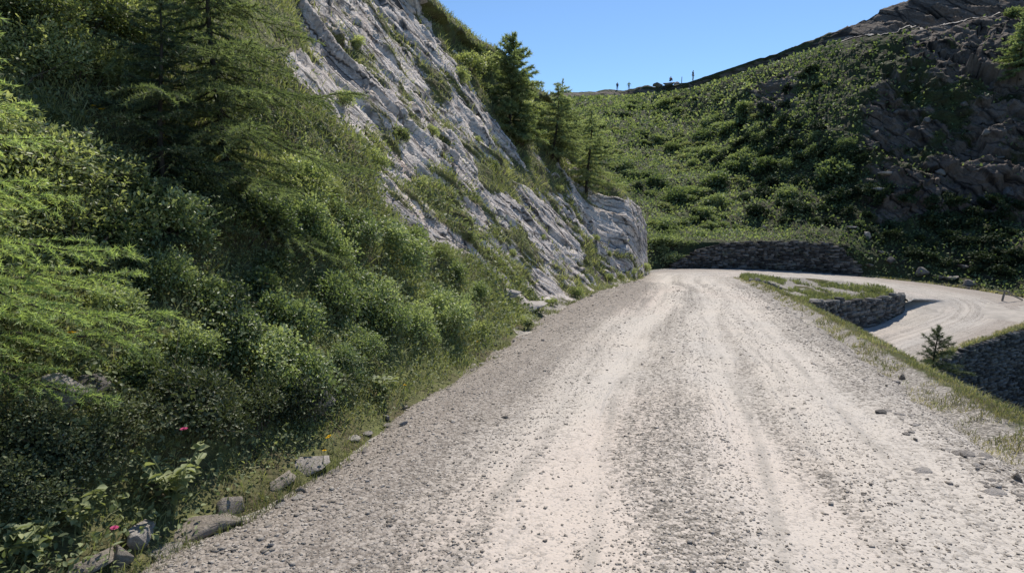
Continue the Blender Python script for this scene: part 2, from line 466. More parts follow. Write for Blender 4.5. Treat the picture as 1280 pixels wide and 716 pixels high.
# near terrain
gx = np.arange(-15, 64, .25); gy = np.arange(-13, 62, .25)
GX, GY = np.meshgrid(gx, gy, indexing='ij')
gz, gD = ground_z(GX, GY)
TER = np.stack([GX, GY, gz.reshape(GX.shape)], 2)
stony = np.clip(1.0 - sstep(.1, .9, gD), 0, 1)
stony = np.maximum(stony, .85 * ((GX.ravel() > 14) & (GX.ravel() < 31) & (GY.ravel() > 35.5) & (GY.ravel() < 44)) * (fbm(GX.ravel() * .4, GY.ravel() * .4, 0.3, 3) > -.25))
tag(obj('terrain', mesh('terrain', TER.reshape(-1, 3), [grid_faces(len(gx), len(gy))], MAT_EARTH, {'rock': stony, 'dust': 1 - sstep(-.45, .55, gD)}, smooth=True)), kind='structure')

# ground sheet out to the horizon
rr = np.concatenate([[0.0], np.geomspace(30, 6000, 60)]); aa = np.linspace(0, 2 * np.pi, 97)
R_, A_ = np.meshgrid(rr, aa, indexing='ij')
gzz = -21 - np.minimum(R_ * .02, 30) + 6 * fbm(R_ * np.cos(A_) * .01, R_ * np.sin(A_) * .01, .5, 3)
GR = np.stack([R_ * np.cos(A_) + 10, R_ * np.sin(A_) + 10, gzz], 2)
tag(obj('ground', mesh('ground', GR.reshape(-1, 3), [grid_faces(len(rr), len(aa))], MAT_EARTH, {'rock': np.zeros(R_.size), 'dust': np.zeros(R_.size)}, smooth=True)), kind='structure')

# road ribbon
def road_ribbon():
    keep = [0]
    for i in range(1, len(RP)):
        keep.append(i)
    s_new = []
    s = 0.
    while s < RS[-1]:
        x = np.interp(s, RS, RP[:, 0]); y = np.interp(s, RS, RP[:, 1])
        d = math.hypot(x, y)
        s_new.append(s); s += min(.32, max(.07, .014 * d)) if y > 0 else .4
    s_new = np.array(s_new)
    Q = np.stack([np.interp(s_new, RS, RP[:, k]) for k in range(5)], 1)
    T = np.stack([np.interp(s_new, RS, RT[:, k]) for k in range(2)], 1); T /= np.linalg.norm(T, axis=1, keepdims=True)
    right = np.stack([T[:, 1], -T[:, 0]], 1)
    nl = 96
    t = np.linspace(-1, 1, nl)
    lat = np.where(t[None] < 0, t[None] * (Q[:, 3:4] + .45), t[None] * (Q[:, 4:5] + .45))
    X = Q[:, 0:1] + right[:, 0:1] * lat; Y = Q[:, 1:2] + right[:, 1:2] * lat
    edge = np.where(lat < 0, -lat - Q[:, 3:4], lat - Q[:, 4:5])
    edge = edge + .28 * fbm(X * .5, Y * .5, 8.8, 3) + .1 * perlin(X * 2.2, Y * 2.2, 2.2)
    rut = -.030 * (np.exp(-((lat + .85) / .4) ** 2) + np.exp(-((lat - .85) / .35) ** 2) + .6 * np.exp(-((lat - 1.9) / .4) ** 2))
    rut += .035 * np.exp(-((lat + 2.3) / .5) ** 2) + .02 * np.exp(-(lat / .3) ** 2)
    Z = Q[:, 2:3] + .03 + rut + .03 * fbm(X * .7, Y * .7, .2, 3) + .010 * fbm(X * 4, Y * 4, 1.2, 3)
    Z = Z - .16 * sstep(-.25, .42, edge)
    P = np.stack([X, Y, Z], 2)
    UV = np.stack([np.broadcast_to(s_new[:, None], lat.shape), lat], 2)
    return P, UV, s_new
ROADP, ROADUV, ROADS = road_ribbon()
tag(obj('road', mesh('road', ROADP.reshape(-1, 3), [grid_faces(*ROADP.shape[:2])], MAT_ROAD, uv=ROADUV.reshape(-1, 2), smooth=True)), kind='structure')

# ------------------------------------------------------------------ left hillside (slate slab over a turf bank)
def vbase(u):
    return np.interp(u, [-12, 0, 4, 8, 12, 17, 23, 30, 36, 41, 60], [2.85, 2.78, 2.8, 3.02, 3.45, 3.72, 3.45, 3.0, 2.55, 2.2, 2.4])

PROF_D = [-2, -.5, 0, .45, 1.0, 2.2, 7.0, 7.6, 8.6, 11, 30]
PROF_Z = [-.5, -.2, 0, .16, .72, 2.7, 11.1, 12.0, 12.9, 14.1, 18]

def hsh(a, b, s): return _perm[(_perm[(a.astype(int) + s) & 255] + b.astype(int)) & 255] / 255.0
def bed_plates(c, l, warp, kc, kl, s):                       # broken bedding plates: flat, tilted, sharp edged
    cq = c * kc + warp * kc * .55 + .35 * perlin(l * kl * .5, c * .3, s); ci = np.floor(cq); fc = cq - ci
    lq = l * kl + 7.3 * hsh(ci, ci * 0, s) + .9 * perlin(c * kc * .6, l * kl * .4, s + 3.); li = np.floor(lq); fl = lq - li
    a = hsh(ci, li, s + 11); b = hsh(ci, li, s + 37); g = hsh(ci, li, s + 53)
    return a + (b - .15) * .7 * (fc - .5) + (g - .5) * .5 * (fl - .5) - .35 * (np.minimum(np.minimum(fc, 1 - fc) / kc, np.minimum(fl, 1 - fl) / kl) < .02)

def chunks(x, y, z, s):                                      # angular broken blocks: nearest cell gives height and tilt
    x, y, z = x / s, y / s, z / s
    xi, yi, zi = np.floor(x), np.floor(y), np.floor(z)
    best = np.full(x.shape, 9.0); out = np.zeros(x.shape)
    for i in (-1, 0, 1):
        for j in (-1, 0, 1):
            for k in (-1, 0, 1):
                a, b, c = xi + i, yi + j, zi + k
                r1 = hsh(a + 57 * c, b, 3); r2 = hsh(a + 57 * c, b, 29); r3 = hsh(a + 57 * c, b, 71); r4 = hsh(a + 57 * c, b, 113)
                dx, dy, dz = x - a - r1, y - b - r2, z - c - r3
                d = dx * dx + dy * dy + dz * dz; m = d < best
                best = np.where(m, d, best)
                out = np.where(m, r4 + (r1 - .5) * dx * 1.1 + (r2 - .5) * dy * 1.1 + (r3 - .35) * dz * 1.1, out)
    return out

def slope_sheet():
    us = np.concatenate([np.arange(-10, 0, .14), np.arange(0, 46, .062)])
    dd = np.concatenate([np.arange(-.3, 1.2, .035), np.arange(1.2, 7.8, .033), np.arange(7.8, 12, .2), np.linspace(12, 34, 14)])
    U, Dd = np.meshgrid(us, dd, indexing='ij')
    wob = .35 * fbm(U * .16, 3.3, .7, 2) * sstep(.3, 2, Dd) + .12 * fbm(U * .7, Dd * .3, 2.7, 2)
    d1 = Dd + wob
    d2 = (43.0 - U - .12 * Dd + .9 * fbm(Dd * .35, 1.1, 9.2, 3)) * 2.6
    k = 1.1
    h = np.clip(.5 + .5 * (d2 - d1) / k, 0, 1)
    d = d2 * (1 - h) + d1 * h - k * h * (1 - h)
    w = np.interp(d, PROF_D, PROF_Z)
    w2 = np.interp(d, [-2, -.5, 0, .22, .5, .95, 1.6, 3.2, 6.6, 7.6, 11, 30], [-.5, -.2, 0, 1.3, 3.0, 4.6, 5.5, 7.0, 11.2, 12.3, 14.1, 18])
    nb = sstep(32.5, 37.5, U + .8 * perlin(U * .3, Dd * .4, 1.2)); w = w * (1 - nb) + w2 * nb
    V = -(vbase(U) + Dd)
    # crest lip leaning out over the slab
    lip = .75 * np.exp(-((d - 7.15) / .38) ** 2) * sstep(14, 19, U) * (.75 + .5 * perlin(U * .35, 5.5, 0))
    V = V + lip
    X, Y = uv2xy(U, V)
    P = np.stack([X, Y, GRADE * U + w], 2)
    N = grid_normals(P)
    # where the photograph shows bare rock
    px, py, dep = project(P)
    wx = px + 26 * fbm(U * .5, Dd * .5, 1.5, 3); wy = py + 22 * fbm(U * .5, Dd * .5, 7.5, 3)
    slab = inpoly(wx, wy, [(340, -60), (470, -60), (520, 0), (575, 85), (608, 160), (650, 205), (700, 205), (750, 240), (800, 262), (826, 300), (824, 345), (760, 352), (700, 392), (640, 385), (606, 335), (520, 305), (430, 245), (378, 170), (352, 60)])
    patch = inpoly(wx, wy, [(-40, 65), (40, 85), (75, 125), (40, 135), (-40, 110)]) | inpoly(wx, wy, [(215, -30), (300, -30), (270, 12), (225, 6)])
    s = .3 * Dd + .95 * w
    c = s * .85 + U * .53; l = U * .85 - s * .53             # across / along the strata
    warp = .5 * fbm(U * .22, s * .22, 4.4, 3)
    streaks = fbm(l * .14, (c + warp) * .75, 6.1, 4)
    streak2 = fbm(l * .5, (c + warp) * 2.6, 2.1, 3)
    hi = sstep(270, 60, py)                                  # cleaner rock high up and at the foot
    rock = slab * np.clip(.72 + .06 * hi + streaks * .80 + streak2 * .7, 0, 1)
    # grassy shelves and the turf under the trees
    for (cx, cy, rx, ry, a) in [(628, 225, 40, 18, .7), (500, 120, 12, 50, .35), (545, 115, 22, 35, .45), (690, 235, 24, 14, .6), (735, 320, 14, 26, .7), (600, 330, 20, 30, .2), (455, 190, 36, 20, .45), (520, 240, 50, 16, .2), (650, 350, 14, 20, .6)]:
        rock = rock - a * np.exp(-((px - cx) / rx) ** 2 - ((py - cy) / ry) ** 2)
    rock = np.maximum(np.clip(rock, 0, 1), patch * np.clip(.45 + streaks * .9 + streak2 * .6, 0, .8))
    nose = inpoly(px, py, [(735, 245), (805, 255), (835, 330), (790, 345), (745, 318), (720, 270)])
    rock = np.maximum(rock, nose * np.clip(.72 + streaks * .5, 0, 1))
    # relief
    def plates(kc, kl, s): return bed_plates(c, l, warp, kc, kl, s)
    rel = .30 * plates(.5, .16, 1) + .17 * plates(1.3, .42, 2) + .09 * plates(3.1, 1.0, 3) + .035 * plates(7.5, 2.4, 4)
    blocks = fbm(l * .8, c * 1.9, 3.9, 4)
    brk = ridged(l * 1.1, c * 2.4, 5.5, 3)
    rel = rel + .05 * blocks + .018 * brk - .16
    soft = .20 * fbm(P[..., 0] * .55, P[..., 1] * .55, P[..., 2] * .55, 4) + .05 * fbm(P[..., 0] * 3, P[..., 1] * 3, P[..., 2] * 3, 3)
    rk = sstep(.25, .6, rock)
    fade = sstep(.0, .8, Dd)
    disp = (rk * rel * 1.0 + (1 - rk) * (soft + .12)) * fade
    P = P + N * disp[..., None]
    return P, rock, np.stack([l, c], 2), U, Dd
SLOPE, SROCK, SUV, SU, SD = slope_sheet()
tag(obj('hillside', mesh('hillside', SLOPE.reshape(-1, 3), [grid_faces(*SLOPE.shape[:2])], MAT_SLOPE, {'rock': SROCK}, uv=SUV.reshape(-1, 2), smooth=False)), kind='structure')

# ------------------------------------------------------------------ far hillside and shaded cliff
#   px: base (Y, z), then (py, Y) for: wall top, terrace back, lower face, upper face, ledge, ridge
KN = [
    (440, (38, -3.0), [(240, 46), (200, 70), (160, 95), (135, 118), (125, 128), (119, 145)]),
    (560, (42, -3.0), [(250, 50), (205, 75), (165, 98), (133, 122), (124, 130), (118, 145)]),
    (700, (45, -3.2), [(300, 49), (262, 60), (190, 84), (150, 105), (124, 127), (117, 138)]),
    (785, (46.6, -3.3), [(298, 50), (272, 59), (200, 83), (150, 104), (121, 124), (113, 130)]),
    (860, (48.6, -3.4), [(303, 49.6), (284, 57), (215, 77), (160, 94), (114, 106), (103, 109)]),
    (930, (49.7, -3.45), [(303, 50.2), (283, 56), (222, 71), (158, 83), (92, 93), (80, 96)]),
    (1000, (49.8, -3.6), [(304, 50.3), (280, 54), (225, 63), (135, 71), (68, 82), (56, 86)]),
    (1060, (49.6, -3.8), [(308, 50.2), (280, 53.5), (220, 59), (118, 65), (52, 74), (36, 79)]),
    (1100, (49, -4.0), [(322, 49.6), (280, 53.5), (215, 58), (110, 63), (44, 72), (14, 79)]),
    (1140, (48, -4.2), [(335, 48.8), (280, 53), (205, 57), (105, 62), (39, 71), (0, 78)]),
    (1200, (45.8, -4.5), [(345, 47), (272, 52), (190, 56), (95, 61), (31, 69), (-25, 76)]),
    (1280, (41.8, -4.9), [(360, 43), (272, 49.5), (180, 54), (85, 59), (20, 66), (-50, 74)]),
    (1450, (37, -5.2), [(352, 40), (262, 46), (170, 51), (75, 56), (5, 63), (-70, 71)]),
    (1850, (33, -5.5), [(352, 36), (262, 42), (170, 47), (70, 53), (5, 60), (-70, 68)]),
]
def hill_sheet():
    cols = np.arange(440, 1800, 2.0)
    kp = [k[0] for k in KN]
    pts = []                                                 # per knot: Y, z arrays
    bY = np.interp(cols, kp, [k[1][0] for k in KN]); bz = np.interp(cols, kp, [k[1][1] for k in KN])
    sk = sstep(1330, 1400, cols); pts.append((bY - .8 - 7 * sk, bz - .5 - 12 * sk)); pts.append((bY, bz + .05))
    for j in range(6):
        py = np.interp(cols, kp, [k[2][j][0] for k in KN]); Y = np.interp(cols, kp, [k[2][j][1] for k in KN])
        b = (358 - py) / F
        z = CAMZ + Y * (-SP + CP * b) / (CP + SP * b)
        if j == 4:
            pts.append((Y, z)); pts.append((Y + 3.2, z + .25))
        else:
            pts.append((Y, z))
    Y, z = pts[-1]
    pts.append((Y + 9, z + 1.0)); pts.append((Y + 40, z - 14)); pts.append((Y + 120, z - 60))
    segs = [3, 22, 40, 90, 110, 90, 12, 40, 10, 6, 5]
    Ys, Zs, ks = [], [], []
    for i, n in enumerate(segs):
        t = np.arange(n) / n
        Ys.append(pts[i][0][:, None] * (1 - t) + pts[i + 1][0][:, None] * t)
        Zs.append(pts[i][1][:, None] * (1 - t) + pts[i + 1][1][:, None] * t)
        ks.append(i + t)
    Yc = np.concatenate(Ys, 1); Zc = np.concatenate(Zs, 1); K = np.concatenate(ks)
    # soften the knots a little
    for _ in range(3):
        Zc[:, 30:-25] = .25 * Zc[:, 29:-26] + .5 * Zc[:, 30:-25] + .25 * Zc[:, 31:-24]
    b0 = (cols - 640) / F
    # straight lines of sight in plan
    X = b0[:, None] * (Yc * CP - (Zc - CAMZ) * SP)
    P = np.stack([X, Yc, Zc], 2)
    N = grid_normals(P)
    C = np.broadcast_to(cols[:, None], Yc.shape); Kk = np.broadcast_to(K[None], Yc.shape)
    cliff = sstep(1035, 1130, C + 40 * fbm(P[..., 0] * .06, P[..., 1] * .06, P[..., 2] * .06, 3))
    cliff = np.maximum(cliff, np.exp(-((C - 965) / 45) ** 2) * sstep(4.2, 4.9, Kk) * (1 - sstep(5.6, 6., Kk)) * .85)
    face = sstep(2.6, 3.4, Kk) * (1 - sstep(8.6, 9, Kk))
    x, y, zz = P[..., 0], P[..., 1], P[..., 2]
    rg = ridged(x * .13, y * .13, zz * .2, 5) - .3
    st = x * .72 + zz * .62; wv = .5 * fbm(x * .05, y * .05, zz * .05, 2)
    f = st * .28 + 1.6 * wv; saw = f - np.floor(f)
    f2 = st * .9 + 2.5 * wv; saw2 = f2 - np.floor(f2)
    hl = x * .55 - zz * .75 + y * .3
    craggy = .55 * rg + .35 * fbm(x * .8, y * .8, zz * .8, 4) + 2.0 * chunks(hl * .6, y * .8, st * 1.3, 5.) + 1.1 * chunks(hl * .6, y, st * 1.4, 2.1) + .5 * chunks(hl * .7, y, st * 1.4, .9) - 1.5
    soft = .7 * fbm(x * .12, y * .12, zz * .12, 4) + .18 * fbm(x * .6, y * .6, zz * .6, 3)
    flat = np.clip((Kk - 1.9), 0, 1) * (1 - .9 * np.exp(-((Kk - 6.5) / .75) ** 2))
    craggy = craggy * (1 - .75 * sstep(7.1, 7.8, Kk))
    disp = (cliff * face * craggy + (1 - cliff * face) * soft) * flat * np.where(Kk > 9.5, 2.0, 1)
    P = P + N * disp[..., None]
    rock = cliff * face * np.clip(.60 + .9 * fbm(x * .1 + 5, y * .1, zz * .13, 4) + .3 * (rg), 0, 1)
    rock = np.where((Kk > 6.9) & (Kk < 8.8) & (C > 1040), 1.0, rock)
    rock = np.maximum(rock, .8 * np.exp(-((Kk - 7.4) / .5) ** 2) * (C < 1060) * (C > 650) * (fbm(x * .3, y * .3, zz, 2) > -.2))
    rock = np.where((Kk > 2) & (Kk < 3.0), .25 + .35 * fbm(x * .5, y * .5, zz, 3), rock)
    return P, rock, np.stack([st, x * .85 - zz * .5], 2), C, Kk
HILL, HROCK, HUV, HC, HK = hill_sheet()
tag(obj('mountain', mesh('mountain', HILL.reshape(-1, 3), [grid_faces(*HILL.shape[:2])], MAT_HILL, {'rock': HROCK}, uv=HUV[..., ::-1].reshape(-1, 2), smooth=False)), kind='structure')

# the lit track cut across the upper cliff
_r = np.where((HK[0] > 5.98) & (HK[0] < 7.02))[0]; _c = np.where(HC[:, 0] > 1050)[0]
PTH = HILL[_c[0]:_c[-1] + 1, _r[0]:_r[-1] + 1].copy()
PTH[..., 2] += .10 + .05 * fbm(PTH[..., 0] * .5, PTH[..., 1] * .5, .3, 2)
tag(obj('path', mesh('path', PTH.reshape(-1, 3), [grid_faces(*PTH.shape[:2])], MAT_EARTH, {'rock': np.ones(PTH[..., 0].size), 'dust': np.full(PTH[..., 0].size, .9)}, smooth=True)), kind='structure')

# ------------------------------------------------------------------ ray casting helpers
def bvh(Ps):
    V, Fs, n = [], [], 0
    for P in Ps:
        V.append(P.reshape(-1, 3)); Fs.append(grid_faces(*P.shape[:2]) + n); n += P.shape[0] * P.shape[1]
    return BVHTree.FromPolygons(np.concatenate(V).tolist(), np.concatenate(Fs).tolist())
BV = bvh([SLOPE[::2, ::2], HILL[::2, ::2], TER, ROADP[:, ::3]])

def hit(px, py, far=400):
    d = ray(px, py); d = d / np.linalg.norm(d)
    h = BV.ray_cast(Vector(CAM), Vector(d), far)
    return (np.array(h[0]), np.array(h[1])) if h[0] is not None else (None, None)

def drop(x, y, top=60):
    h = BV.ray_cast(Vector((x, y, top)), Vector((0, 0, -1)), 200)
    return np.array(h[0]) if h[0] is not None else np.array([x, y, 0.])
# ------------------------------------------------------------------ dry stone walls
_BOX = np.array([[-1, -1, -1], [1, -1, -1], [1, 1, -1], [-1, 1, -1], [-1, -1, 1], [1, -1, 1], [1, 1, 1], [-1, 1, 1]], float) * .5
_BF = np.array([[0, 3, 2, 1], [4, 5, 6, 7], [0, 1, 5, 4], [1, 2, 6, 5], [2, 3, 7, 6], [3, 0, 4, 7]])

def dry_wall(name, plan, zt, zb, label, sw=(.22, .6), sh=(.10, .2), depth=.4, flip=False):
    """plan: (n,2) foot line, zt / zb top and bottom heights along it; stones face left of travel (flip: right)"""
    plan = np.asarray(plan, float); seg = np.linalg.norm(np.diff(plan, axis=0), axis=1); S = np.concatenate([[0], np.cumsum(seg)])
    f = lambda s, k: np.interp(s, S, k)
    rng = np.random.default_rng(len(name) + int(S[-1] * 10)); bag = Bag()
    tan = np.gradient(plan, axis=0); tan /= np.linalg.norm(tan, axis=1, keepdims=True)
    sgn = -1 if flip else 1
    top = float(np.max(np.asarray(zt) - np.asarray(zb))); h = -.25
    while h < top:
        hh = rng.uniform(*sh); s = -rng.uniform(0, .4)
        while s < S[-1]:
            w = rng.uniform(*sw) * (1.25 if h < top * .25 else 1); sc = min(max(s + w / 2, 0), S[-1])
            zbot, ztop = f(sc, zb), f(sc, zt)
            z = zbot + h + hh / 2 + .06 * math.sin(sc * 1.3 + h * 2) + rng.normal(0, .02)
            if z < ztop + rng.uniform(-.06, .10):
                x, y = f(sc, plan[:, 0]), f(sc, plan[:, 1])
                tx, ty = f(sc, tan[:, 0]), f(sc, tan[:, 1]); q = math.hypot(tx, ty); tx, ty = tx / q, ty / q
                nx, ny = -ty * sgn, tx * sgn
                out = -.16 * (h / max(top, .5)) + rng.uniform(-.05, .06)
                V = _BOX * [w - .01, depth, hh * rng.uniform(.85, 1.15)] + rng.uniform(-.03, .03, (8, 3)) * [1.3, .8, .8]
                a = rng.normal(0, .07); V[:, [0, 2]] = V[:, [0, 2]] @ np.array([[math.cos(a), -math.sin(a)], [math.sin(a), math.cos(a)]])
                Wv = np.empty_like(V)
                Wv[:, 0] = x + V[:, 0] * tx + (V[:, 1] + out) * nx; Wv[:, 1] = y + V[:, 0] * ty + (V[:, 1] + out) * ny; Wv[:, 2] = z + V[:, 2]
                bag.add(Wv, None, _BF, rng.uniform(0, 1))
            s += w
        h += hh
    # dark earth core behind the stones
    n2 = np.stack([-tan[:, 1], tan[:, 0]], 1) * sgn
    a = np.column_stack([plan - n2 * .12, np.asarray(zb) - .4]); b = np.column_stack([plan - n2 * .26, np.asarray(zt) - .1]); c = np.column_stack([plan - n2 * 1.0, np.asarray(zt) - .1])
    n = len(plan); i = np.arange(n - 1)
    bag.add(np.concatenate([a, b, c]), None, np.concatenate([np.stack([i, i + 1, i + 1 + n, i + n], 1), np.stack([i + n, i + 1 + n, i + 1 + 2 * n, i + 2 * n], 1)]), .0)
    o = obj(name, bag.mesh(name, MAT_WALL)); tag(o, label, 'stone wall'); return o

# behind the hairpin
bx = np.array([842, 858, 876, 897, 925, 960, 1000, 1035, 1050, 1062, 1072.])
bt = np.array([330, 320, 311, 306, 303.5, 302, 302, 305, 311, 322, 333.])
kp = [k[0] for k in KN]
bY = np.interp(bx, kp, [k[1][0] for k in KN]) - .25
foot = np.array([at(p, 336, Y) for p, Y in zip(bx, bY)]); topz = np.array([at(p, t, Y)[2] for p, t, Y in zip(bx, bt, bY)])
dry_wall('retaining_wall', foot[:, :2], topz, np.full(len(bx), -3.75), 'long shaded dry stone wall at the foot of the green hillside behind the hairpin bend', flip=True)
# island between the two legs of the bend
ka = int(np.argmin(np.hypot(RP[:, 0] - 32.8, RP[:, 1] - 41.5))); kb = int(np.argmin(np.hypot(RP[:, 0] - 18.4, RP[:, 1] - 28)))
ki = np.arange(kb, ka, -2); rn = np.stack([RT[ki, 1], -RT[ki, 0]], 1)
ip = RP[ki, :2] + rn * (RP[ki, 4:5] + .02); zb_ = RP[ki, 2] - .3
zt_ = np.max([ground_z(*(ip + rn * q).T)[0] for q in (.7, 1.0, 1.4)], axis=0) + .03
ok = road_query(ip[:, 0], ip[:, 1])[0] > -.12
ip, zb_, zt_ = ip[ok], zb_[ok], zt_[ok]
zt_ = np.convolve(np.pad(zt_, 3, mode='edge'), np.ones(7) / 7, 'valid') - .45 * np.linspace(0, 1, len(zt_)) ** 8
dry_wall('retaining_wall', ip, np.maximum(zt_, zb_ + .5), zb_, 'low stone wall with grassy top holding the island inside the hairpin bend', flip=True)
# outer side of the lower leg
k0 = int(np.argmin(np.hypot(RP[:, 0] - 31, RP[:, 1] - 43.7))); k1 = int(np.argmin(np.hypot(RP[:, 0] - 17, RP[:, 1] - 22)))
ii = np.arange(k0, k1, 3)
left_n = np.stack([-RT[ii, 1], RT[ii, 0]], 1)
lp = RP[ii, :2] + left_n * (RP[ii, 3:4] + .42)
for _ in range(4): lp = lp + left_n * np.maximum(0, .42 - road_query(lp[:, 0], lp[:, 1])[0])[:, None]
dry_wall('retaining_wall', lp, RP[ii, 2] - .02, RP[ii, 2] - 5.2, 'tall dark retaining wall below the lower leg of the road, right of the small spruce', sw=(.2, .5), sh=(.09, .17))

# ------------------------------------------------------------------ single rocks
def rock_mesh(seed, flat=1.0, mat=MAT_ROCK, cuts=9, sub=3):
    rng = np.random.default_rng(seed)
    import bmesh
    bm = bmesh.new()
    for q in unit(rng.normal(size=(cuts + 4, 3))) * rng.uniform(.75, 1.1, (cuts + 4, 1)): bm.verts.new(q)
    r = bmesh.ops.convex_hull(bm, input=list(bm.verts))
    bmesh.ops.delete(bm, geom=[v for v in bm.verts if not v.link_faces], context='VERTS')
    bmesh.ops.dissolve_limit(bm, angle_limit=.3, verts=bm.verts[:], edges=bm.edges[:])
    bmesh.ops.bevel(bm, geom=bm.edges[:], offset=.022, segments=1, affect='EDGES')
    bmesh.ops.triangulate(bm, faces=bm.faces[:])
    bmesh.ops.subdivide_edges(bm, edges=bm.edges[:], cuts=2, use_grid_fill=True)
    bmesh.ops.triangulate(bm, faces=bm.faces[:]); bm.verts.index_update()
    V = np.array([v.co[:] for v in bm.verts]); Fc = np.array([[v.index for v in f.verts] for f in bm.faces]); bm.free()
    V = V + .035 * fbm(V[:, 0:1] * 3 + seed, V[:, 1:2] * 3, V[:, 2:3] * 3, 4) * unit(V)
    V *= [1, rng.uniform(.65, .95), flat]
    V[:, 2] -= V[:, 2].min() * .75
    return mesh('rock', V, [Fc], mat, {'tint': np.full(len(V), .5)})
ROCKS = [rock_mesh(20 + i, f, m) for i, (f, m) in enumerate([(.6, MAT_ROCK), (.35, MAT_ROCK), (.22, MAT_ROCK), (.7, MAT_ROCKW), (.4, MAT_ROCKW), (.28, MAT_ROCKW), (.75, MAT_DARKROCK), (.45, MAT_DARKROCK)])]

def rock(kind, px, py, wpx, label, group=None, rz=None, rx=0, ry=0, sink=.12, name='rock', zs=1.0):
    p, n = hit(px, py)
    if p is None: return
    dep = p[1] * CP - (p[2] - CAMZ) * SP; r = wpx * dep / F / 2
    o = obj(name, ROCKS[kind], None, p - np.array([0, 0, r * sink]), (rx, ry, random.uniform(0, 6.3) if rz is None else rz), (r * 1.1, r * 1.1, r * 1.1 * zs))
    return tag(o, label, 'rock', group)

rock(2, 388, 580, 54, 'flat grey slab of slate lying at the grassy left edge of the gravel', rz=.3, rx=.12)
rock(4, 349, 603, 44, 'warm brown cracked rock between the flat grey slab and the verge grass', rz=1.1)
rock(3, 287, 640, 40, 'small rust brown rock just above the long pale slab on the left verge', rz=.4)
rock(5, 252, 662, 92, 'long pale rock slab below the broad leaved plant on the left verge', rz=.5, rx=.15)
rock(0, 176, 676, 56, 'angular grey block beside pale pebbles at the bottom of the left bank', rz=2.0)
rock(1, 205, 690, 42, 'low grey stone between the angular block and the long pale slab', rz=.2)
rock(3, 152, 700, 46, 'rounded pale pink stone among pebbles at the bottom left', rz=2.0)
rock(4, 112, 706, 60, 'broad pale stone half out of the picture at the bottom left', rz=.9)
rock(1, 441, 549, 20, 'small pale stone at the gravel edge under the alder thicket', rz=.9)
rock(0, 70, 512, 56, 'upright grey rock standing bare on the bank under the feathery larch', rz=.5, ry=.25, sink=.1, zs=1.9)
rock(6, 112, 500, 60, 'dark brown rock beside the upright grey rock on the left bank', rz=2.5)
rock(6, 388, 516, 76, 'dark overhung boulder in the shadow beneath the alder thicket', rz=.7, ry=-.3)
rock(2, 660, 383, 54, 'pale flat slab at the foot of the slate face beside the road', rz=.3)
rock(0, 636, 372, 30, 'small pale block behind the flat slab at the foot of the slate face', rz=.3)
rock(7, 1101, 516, 16, 'lone dark stone lying on the right half of the gravel road', rz=.2)
rock(2, 1204, 567, 26, 'flat slate chip on the right gravel shoulder, the larger of two side by side', rz=.1)
rock(2, 1230, 570, 20, 'flat slate chip on the right gravel shoulder, the smaller of two side by side', rz=.9)
rock(2, 1242, 615, 28, 'pale slate flake on the right shoulder, lowest in the picture', rz=.4)
rock(2, 1152, 588, 24, 'thin slate flake lying on the right shoulder left of the paired chips', rz=.4)
rock(3, 1129, 473, 14, 'whitish stone in the verge grass left of the small spruce', rz=.4)
rock(3, 1272, 600, 22, 'tan stone at the lower right end of the grassy verge', rz=.4)
rock(1, 1108, 218, 24, 'pale sunlit boulder at the foot of the cliff right of the big bright shrub', rz=.3)
rock(1, 1097, 238, 24, 'grey boulder just below the pale sunlit boulder at the foot of the cliff', rz=.3)
rock(0, 1084, 297, 20, 'grey boulder on dark ground right of the terrace above the hairpin wall', rz=1.2)
rock(3, 956, 286, 9, 'small white boulder on the grassy terrace above the hairpin wall', rz=.2)
rock(1, 1062, 285, 18, 'grey slanting stone at the right end of the green terrace', rz=.2)
for px, py, w, k in [(1153, 343, 18, 6), (1172, 347, 14, 7), (1190, 349, 18, 7), (1212, 358, 17, 6), (1203, 334, 16, 7), (1086, 332, 12, 7), (1112, 328, 14, 6), (1100, 316, 12, 7)]:
    rock(k, px, py, w, 'shaded boulder in the rubble at the foot of the cliff beside the outer road edge', 'boulders beside the outer edge of the bend')
rng = np.random.default_rng(77)
for px, py in rng.uniform([870, 284], [1010, 303], (16, 2)):
    rock(int(rng.choice([0, 3, 4])), px, py, rng.uniform(3, 8), 'small pale stone scattered on the grassy terrace above the hairpin wall', 'stones on the terrace')
for px, py in [(938, 352), (946, 353), (954, 355), (961, 357), (968, 360), (974, 363)]:
    rock(6, px, py, rng.uniform(8, 12), 'dark edge stone in the row along the inner side of the bend', 'edge stones inside the bend')
for i in range(26):                                          # stones loose along the left foot of the bank
    t = rng.uniform(0, 1) ** .8
    px = 300 + 400 * t; py = 668 - 278 * t + rng.uniform(-18, 6)
    rock(int(rng.choice([0, 1, 2, 3, 4])), px, py, rng.uniform(7, 17) * (1.25 - .8 * t), 'loose stone along the foot of the left bank beside the gravel', 'loose stones on the left verge')
for i in range(22):
    t = rng.uniform(0, 1)
    px = 1085 + 195 * t; py = 485 + 125 * t + rng.uniform(-6, 30)
    rock(int(rng.choice([0, 1, 2, 2])), px, py, rng.uniform(6, 14), 'thin loose stone on the right gravel shoulder near the verge', 'loose stones on the right shoulder')
for px, py, w in [(1030, 150, 16), (1135, 205, 22), (1150, 185, 26), (1175, 215, 24), (1195, 196, 30), (1222, 210, 26), (1262, 240, 40), (1235, 165, 22), (1205, 130, 18), (1160, 150, 20), (1120, 140, 16), (1250, 195, 22), (1090, 110, 14), (1140, 100, 16), (1190, 80, 18), (1240, 110, 20)]:
    rock(int(rng.choice([6, 7, 7])), px, py, w * .6, 'broken block of rock jutting from the shaded cliff', 'blocks on the cliff', sink=.6)

